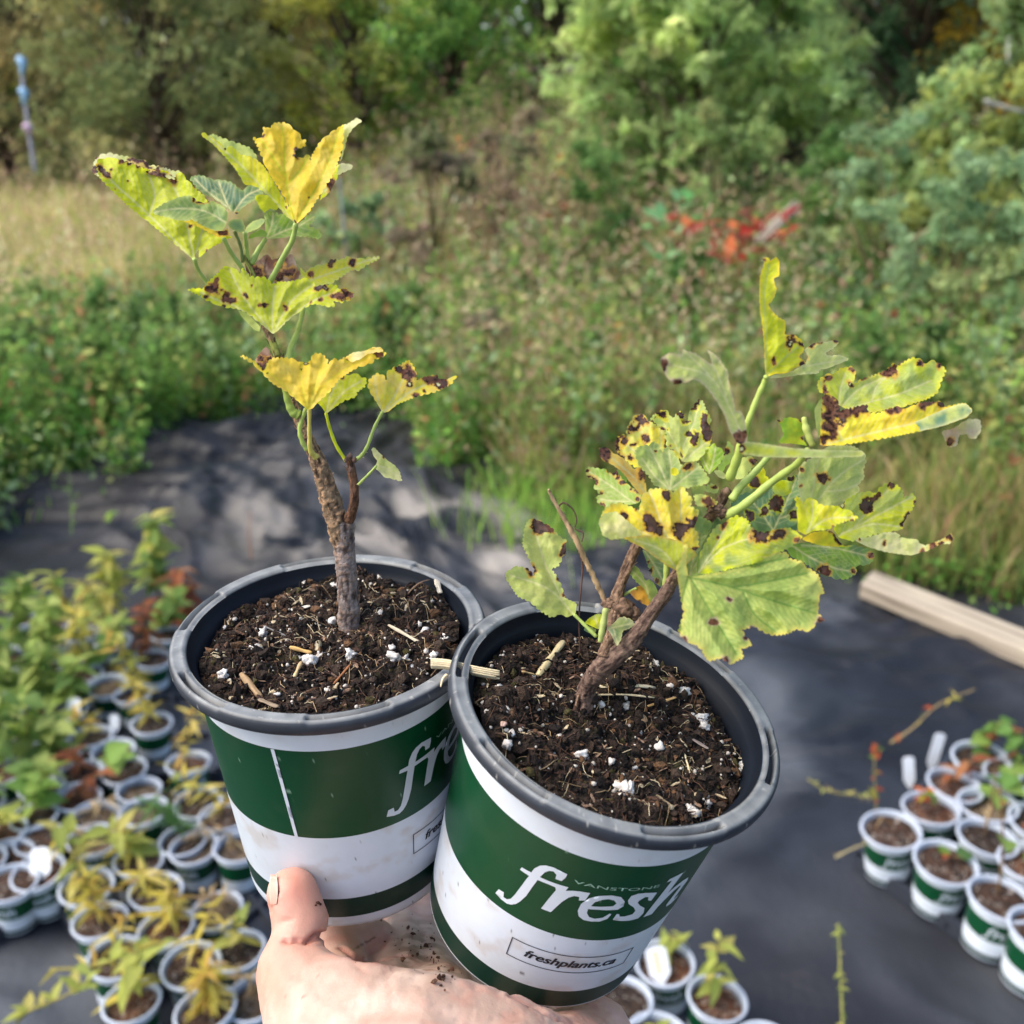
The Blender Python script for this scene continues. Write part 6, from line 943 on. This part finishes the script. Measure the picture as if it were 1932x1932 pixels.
SH = [(130, 12.5, 190, 3.0, OL, .065, 7000, 'olive-brown shrub at the upper left'), (400, 11.5, 210, 3.0, DK_, .06, 9000, 'dark round shrub with a brownish crown, upper left of centre'), (560, 12.6, 130, 3.2, OL, .06, 5000, 'tan-tinged shrub between the dark and the yellow shrubs'), (690, 12.0, 120, 3.0, YL, .055, 6000, 'yellow-leaved shrub near the top centre'), (860, 12.5, 150, 3.2, GR, .06, 6500, 'mid-green bush right of the yellow shrub'), (1030, 13.0, 150, 3.4, GR, .06, 6500, 'green bush behind the brown weeds at top centre'),
 (1270, 7.6, 200, 2.3, LT, .075, 6500, 'pale green willow-like bush right of centre'), (1420, 8.2, 110, 1.7, LT, .065, 3500, 'low pale bush leaning beside the dark tree'), (1570, 10.6, 190, 3.4, DG, .085, 8000, 'dark bluish-green tree at the upper right'), (1740, 10.0, 90, 2.6, [(60, 84, 48), (170, 140, 44), (84, 104, 52), (196, 160, 50)], .05, 4000, 'dark bush flecked with golden leaves, upper right'), (1860, 5.6, 190, 1.75, PL_, .050, 7500, 'pale grey-green bush filling the right edge'), (1975, 4.3, 170, 1.05, PL_, .036, 6000, 'nearer pale bush cut by the right edge of the photo'), (1690, 5.9, 130, .95, PL_, .046, 4000, 'low sprawling bush below the dark tree'),
 (10, 17, 110, 2.4, YL, .07, 4500, 'yellowish bush far off at the left edge'), (-120, 12, 160, 3., OL, .065, 5000, 'olive shrub just beyond the left edge'), (2150, 9, 200, 3., GR, .06, 5000, 'green bush just beyond the right edge')]
for k, (dx, Y_, hw, H_, cols, ls, n_, lab) in enumerate(SH): shrub(dx, Y_, hw, H_, cols, E4, ls*1.5, int(n_*1.7), lab, 100+k, clump=64 if n_ > 5000 else 44)
MB_ = [(560, 7.4, 60, .55, 0), (700, 6.4, 80, .6, 2), (830, 5.6, 90, .65, 1), (960, 6.6, 90, .75, 1), (1100, 5.4, 80, .6, 3), (1200, 7.2, 100, .9, 0), (1330, 6.2, 90, .7, 0), (1480, 5.4, 90, .6, 3), (1600, 4.9, 100, .7, 2), (1780, 4.3, 120, .75, 2), (1900, 3.9, 130, .6, 2), (1250, 4.4, 90, .45, 3), (760, 4.9, 70, .4, 3), (330, 5.0, 100, .40, 3), (140, 4.8, 110, .45, 3), (230, 4.1, 120, .35, 3), (40, 4.0, 110, .4, 0), (420, 4.6, 70, .35, 0), (1680, 3.5, 110, .35, 3), (1120, 3.8, 60, .3, 0), (920, 4.1, 60, .3, 1)]
MC = [[(128, 156, 92), (152, 172, 104), (104, 132, 76), (176, 178, 116)], [(140, 124, 104), (118, 104, 86), (160, 146, 118), (112, 128, 80)], [(136, 166, 120), (160, 186, 142), (112, 144, 98), (176, 184, 120)], [(96, 134, 70), (120, 152, 80), (80, 114, 62), (150, 166, 96)]]
MN = ['light green', 'brown and dried', 'grey-green', 'fresh green']
MP = ['left of the grey stake', 'right of the grey stake', 'just right of the yellow leaves', 'in front of the brown weeds', 'at the centre of the photo', 'below the pale willow-like bush', 'just left of the red sapling', 'just right of the red sapling', 'below the sprawling bush', 'in front of the pale right bush', 'at the right edge above the plank', 'behind the spotted clump', 'above the small fan leaf', 'in the left weeds under the long leaf', 'farther left in the left weeds', 'nearest the cloth corner at left', 'at the far left edge', 'behind the left stem', 'at the cloth edge near the plank', 'near the fresh grass tuft', 'between the two seedlings']
for k, (dx, Y_, hw, H_, ci) in enumerate(MB_): shrub(dx, Y_, hw, H_*(1.65 if dx > 800 else 1.1), MC[ci], E4, .026+.0040*Y_, 2600, f'{MN[ci]} bushy weed {MP[k]}', 300+k, 'bushy_weed', 'weed', trunkc=(110, 104, 70), clump=16, group='bushy weeds in the meadow')
TR = [(-200, 21, OL), (120, 22, GR), (380, 20, OL), (640, 21, GR), (880, 19, GR), (1120, 20, GR), (1380, 19, DK_), (1640, 20, DG), (1900, 18, GR), (2150, 20, DK_)]
TN = ['left of the frame', 'at the top left corner', 'behind the dark round shrub', 'behind the yellow shrub', 'behind the mid-green bush', 'at the top centre', 'behind the pale willow-like bush', 'behind the dark bluish tree', 'at the top right corner', 'right of the frame']
for k, (dx, Y_, cols) in enumerate(TR): shrub(dx, Y_, 210, 6.5, cols, E4, .21, 13000, f'tall leafy tree far back, {TN[k]}', 200+k, 'tree', 'tree', trunkc=(80, 70, 58), clump=70)

# tangled undergrowth between the taller plants: one uncountable mass
P, C, SZ = [], [], []
for k in range(420):
    Y_ = math.exp(rng.uniform(math.log(3.3), math.log(11.5))); X_ = rng.uniform(-.62, .62)*Y_
    if Y_ < float(yb(X_))+.15 or (X_ < -.17*Y_ and Y_ > 6.2): continue
    zb = float(tz([X_], [Y_])[0]); H_ = rng.uniform(.22, .68)*(.7+.06*Y_)*(1 if X_ > -.3 else .6); R_ = rng.uniform(.18, .42)*(.6+.07*Y_); cs = MC[rng.choice(4, p=[.3, .22, .24, .24])]
    for q in range(9):
        b0 = np.array([X_, Y_, zb])+rng.normal(size=3)*[R_*.5, R_*.5, 0]; od = rng.normal(size=3)*[.5, .5, .1]+[0, 0, 1]; m = 34; tt = rng.random(m); P.append(b0+od*H_*tt[:, None]+rng.normal(size=(m, 3))*R_*.16); C.append(pick(cs, m)*rng.uniform(.6, 1.1)); SZ.append(np.full(m, (.018+.0042*Y_)*rng.uniform(.8, 1.4)))
P = np.vstack(P); V, F, C = leaves(P, np.concatenate(SZ), np.vstack(C), .5, asp=.45); tag(mk('tangled_undergrowth', V, F, M['veg'], None, np.clip(C, 0, 1), False), kind='stuff')
# saplings with coloured leaves, placed in depth in the meadow
def sapling(pts, depth, kinds, sc, label, stemc=(120, 70, 56), name='sapling'):
    C0 = un1(*np.mean(np.array(pts), 0)[:2], depth); zb = float(tz([C0[0]], [C0[1]])[0]); o = empty(name, (C0[0], C0[1], zb-.02), label, 'sapling', 'coloured saplings in the meadow'); b = B()
    for k, (x, y) in enumerate(pts):
        p = un1(x, y, depth+rng.uniform(-.12, .12)); q = p-np.array(o.location); v, F = tube(spline(np.array([[0, 0, 0], q*[.3, .3, .6]+[0, 0, .0], q]), 4), np.linspace(.005, .0015, 9), 5); b.add(v, F, srgb(stemc))
        for w in range(3):
            ms = LM2[kinds[(k+w) % len(kinds)]]; l = bpy.data.objects.new('leaf', ms); COL.objects.link(l); l.parent = o; l.location = q+rng.normal(size=3)*[.03, .03, .02]*sc; l.rotation_euler = (rng.uniform(.2, 1.3), rng.uniform(-.6, .6), rng.uniform(-3, 3)); l.scale = (sc*rng.uniform(.7, 1.2),)*3
    obj('stem', b.me('stem', M['twig']), o)
LM2 = {k: leaf_mesh(c, .075, .045, .2) for k, c in dict(red=(188, 66, 56), red2=(150, 54, 50), orange=(206, 112, 66), orange2=(190, 132, 76), dull=(140, 84, 66), green=(110, 172, 100), pale=(140, 190, 130), yellow=(200, 180, 60)).items()}
sapling([(1272, 430), (1290, 462), (1315, 478), (1345, 432), (1368, 452), (1350, 486), (1392, 470), (1420, 455), (1438, 432), (1465, 432), (1402, 492), (1485, 440), (1330, 505), (1300, 440), (1410, 430), (1375, 500), (1450, 450)], 4.7, ['red', 'orange', 'red2', 'dull', 'dull'], 1.35, 'bright red and orange sapling in the meadow right of centre')
sapling([(1232, 432), (1250, 490), (1275, 470), (1268, 408), (1285, 395)], 4.3, ['green', 'pale'], 1.2, 'sapling with pale green oval leaves left of the red one', (120, 120, 80))
sapling([(1045, 410), (1035, 440), (1055, 470), (1098, 410), (1150, 430), (1060, 385)], 6.0, ['red2', 'dull'], .9, 'dull red sapling left of the pale green one')
sapling([(1168, 655), (1160, 640), (1115, 645), (1130, 730)], 4.2, ['orange', 'red'], .8, 'low orange-red sapling between the two held plants')
sapling([(868, 268), (880, 280), (1150, 185)], 7.2, ['orange', 'orange2'], .9, 'orange-leaved sapling among the brown weeds')
sapling([(1010, 262), (1025, 275), (1000, 290), (1045, 300), (1060, 330)], 6.8, ['yellow', 'orange2'], .9, 'yellow sapling behind the bright grass tuft', (120, 110, 60))
sapling([(45, 595), (40, 610), (55, 600)], 4.6, ['yellow', 'yellow'], .5, 'little yellow flower spray in the left weeds', (100, 130, 60))
sapling([(1660, 590), (1675, 600)], 4.0, ['red', 'dull'], .6, 'tiny red-leaved sprout below the pale bush')
# bright grass tuft, stakes, dead wood
def tuft(x, y, depth, n, h, cols, label, spread=.12):
    p = un1(x, y, depth); X = p[0]+rng.normal(size=n)*spread; Y = p[1]+rng.normal(size=n)*spread; V, F, C = blades(X, Y, h*rng.uniform(.5, 1.1, n), .008, pick(cols, n), .6); tag(mk('grass_tuft', V, F, M['veg'], None, C, False), kind='stuff')
tuft(900, 330, 7.0, 700, .42, [(150, 176, 60), (170, 180, 66), (120, 150, 60)], 'bright yellow-green grass tuft at upper centre', .45)
tuft(1010, 640, 4.4, 260, .34, [(124, 166, 64), (150, 180, 70)], 'fresh green grass tuft between the two seedlings', .16)
tuft(1030, 900, 3.2, 260, .26, [(110, 156, 66), (140, 170, 80)], 'green grass tuft at the cloth edge above the right pot', .14)
def pole(pts, depth, r, col, label, name, cat):
    W3 = spline(np.array([un1(x, y, depth+dz) for x, y, dz in pts]), 6); t = np.linspace(0, 1, len(W3)); v, F = tube(W3, r*(1+.15*np.sin(t*17))*(1-.3*t), 8); o = B().add(v, F, mix(srgb(col)*.8, srgb(col)*1.1, fbm(v, 30, 3, 2))).mk(name, M['twig']); return tag(o, label, cat)
p_ = pole([(655, 520, 0), (648, 420, 0), (640, 335, 0)], 6.0, .009, (130, 136, 138), 'grey metal stake leaning behind the tall yellow leaf', 'stake', 'stake')
pole([(1410, 470, 0), (1408, 400, 0), (1404, 330, 0)], 6.0, .006, (130, 140, 130), 'thin grey stake behind the red sapling', 'stake', 'stake')
pole([(1906, 125, 0), (1904, 70, 0), (1903, 55, 0)], 5.6, .018, (170, 172, 168), 'short white tube near the upper right corner', 'tube', 'tube')
pole([(1858, 190, 0), (1895, 202, 0), (1935, 212, 0)], 5.0, .012, (168, 166, 160), 'bare grey branch at the right edge', 'branch', 'branch')
pole([(1690, 470, 0), (1750, 436, 0), (1808, 408, 0)], 4.6, .010, (150, 136, 104), 'leaning dry weed stalk in front of the pale bush', 'dry_weed', 'weed')
b = B()
for q in range(5):
    P = np.array([un1(1425+q*7, 458-q*3, 5.0), un1(1465+q*5, 420-q*2, 5.0), un1(1503+q*1.5, 380+q*4, 5.0)])+rng.normal(size=3)*.005; v, F = tube(P, [.014, .018, .008], 7); b.add(v, F, srgb((168, 156, 142))*rng.uniform(.75, 1.05))
tag(b.mk('broken_branch', M['wood']), 'pale splintered branch just above the red leaves', 'branch')
t = empty('marker_stake', un1(66, 320, 8.5), 'slim stake with blue ribbons at the left edge', 'stake')
W3 = spline(np.array([un1(66, 325, 8.5), un1(52, 230, 8.5), un1(38, 110, 8.5)]), 6); v, F = tube(W3, .016, 8); B().add(v, F, srgb((140, 140, 150))).mk('post', M['twig'], t)
for (x, y, s_) in ((38, 125, 26), (42, 182, 22), (50, 245, 12)):
    P = np.array([un1(x-4, y-s_*.6, 8.46), un1(x+5, y-s_*.2, 8.43), un1(x+2, y+s_*.7, 8.44)]); v, F = tube(spline(P, 4), [.02, .035, .04, .04, .035, .03, .025, .02, .01], 6); B().add(v, F, srgb((120, 160, 190) if s_ > 15 else (176, 150, 170))).mk('ribbon', M['plastic'], t)
# weeds and twigs standing on the cloth
def sprig(pts, depth, label, kinds, nl, stemc, ls=.5, name='weed_sprig'):
    P = np.array([un1(x, y, depth) for x, y in pts]); o = empty(name, P[0], label, 'weed'); W3 = spline(P-P[0], 6); v, F = tube(W3, np.linspace(.0022, .001, len(W3)), 6); obj('stem', B().add(v, F, srgb(stemc)).me('stem', M['twig']), o)
    for k in range(nl):
        q = W3[int((len(W3)-1)*(.1+.9*rng.random()))]; ms = LM[kinds[k % len(kinds)]]; l = bpy.data.objects.new('leaf', ms[k % len(ms)]); COL.objects.link(l); l.parent = o; l.location = q; l.rotation_euler = (rng.uniform(0, 1), 0, rng.uniform(-3, 3)); l.scale = (ls*rng.uniform(.5, 1.1),)*3
sprig([(1592, 1990), (1588, 1880), (1584, 1800), (1582, 1742)], 1.42, 'slender yellow-green weed stalk standing alone at bottom right', ['fine', 'yg', 'fine'], 60, (150, 150, 80), .3)
sprig([(1525, 1470), (1560, 1492), (1610, 1500), (1645, 1506)], 1.8, 'mossy twig lying left of the right tray', ['tan', 'yg'], 22, (140, 134, 80), .35, 'mossy_twig')
sprig([(1680, 1402), (1720, 1375), (1770, 1330), (1840, 1300)], 1.95, 'long arching twig with a few rusty leaves over the right tray', ['rust', 'yellow'], 9, (150, 130, 90), .8, 'arching_twig')
sprig([(1576, 1618), (1600, 1605), (1640, 1588)], 1.72, 'short dry seed spike touching the right tray corner', ['tan'], 12, (160, 148, 110), .3, 'seed_spike')
sprig([(1655, 1560), (1652, 1500), (1650, 1440), (1655, 1405)], 1.85, 'small upright sprig with orange leaves behind the right corner pot', ['rust'], 12, (120, 110, 70), .9)
sprig([(135, 1010), (136, 950), (130, 900)], 3.0, 'green weed stem rising from the cloth at left', ['green'], 5, (110, 140, 70), .7)
sprig([(200, 985), (205, 975), (210, 968)], 2.9, 'small bright weed on the cloth at left', ['round', 'yg'], 7, (140, 170, 70), .6)
sprig([(475, 1055), (470, 1010), (472, 965)], 2.6, 'thin reddish stem behind the left pot rim', ['tan'], 5, (140, 90, 60), .3)
sprig([(95, 1830), (180, 1822), (270, 1790), (330, 1775)], 1.35, 'trailing yellow-leaved stem across the lower left pots', ['yg', 'yellow'], 14, (140, 130, 70), .9, 'trailing_stem')
sprig([(30, 1930), (60, 1905), (120, 1880), (170, 1850)], 1.28, 'trailing stem with small pale leaves at the bottom left corner', ['yg'], 14, (140, 130, 70), .8, 'trailing_stem')
print('done')
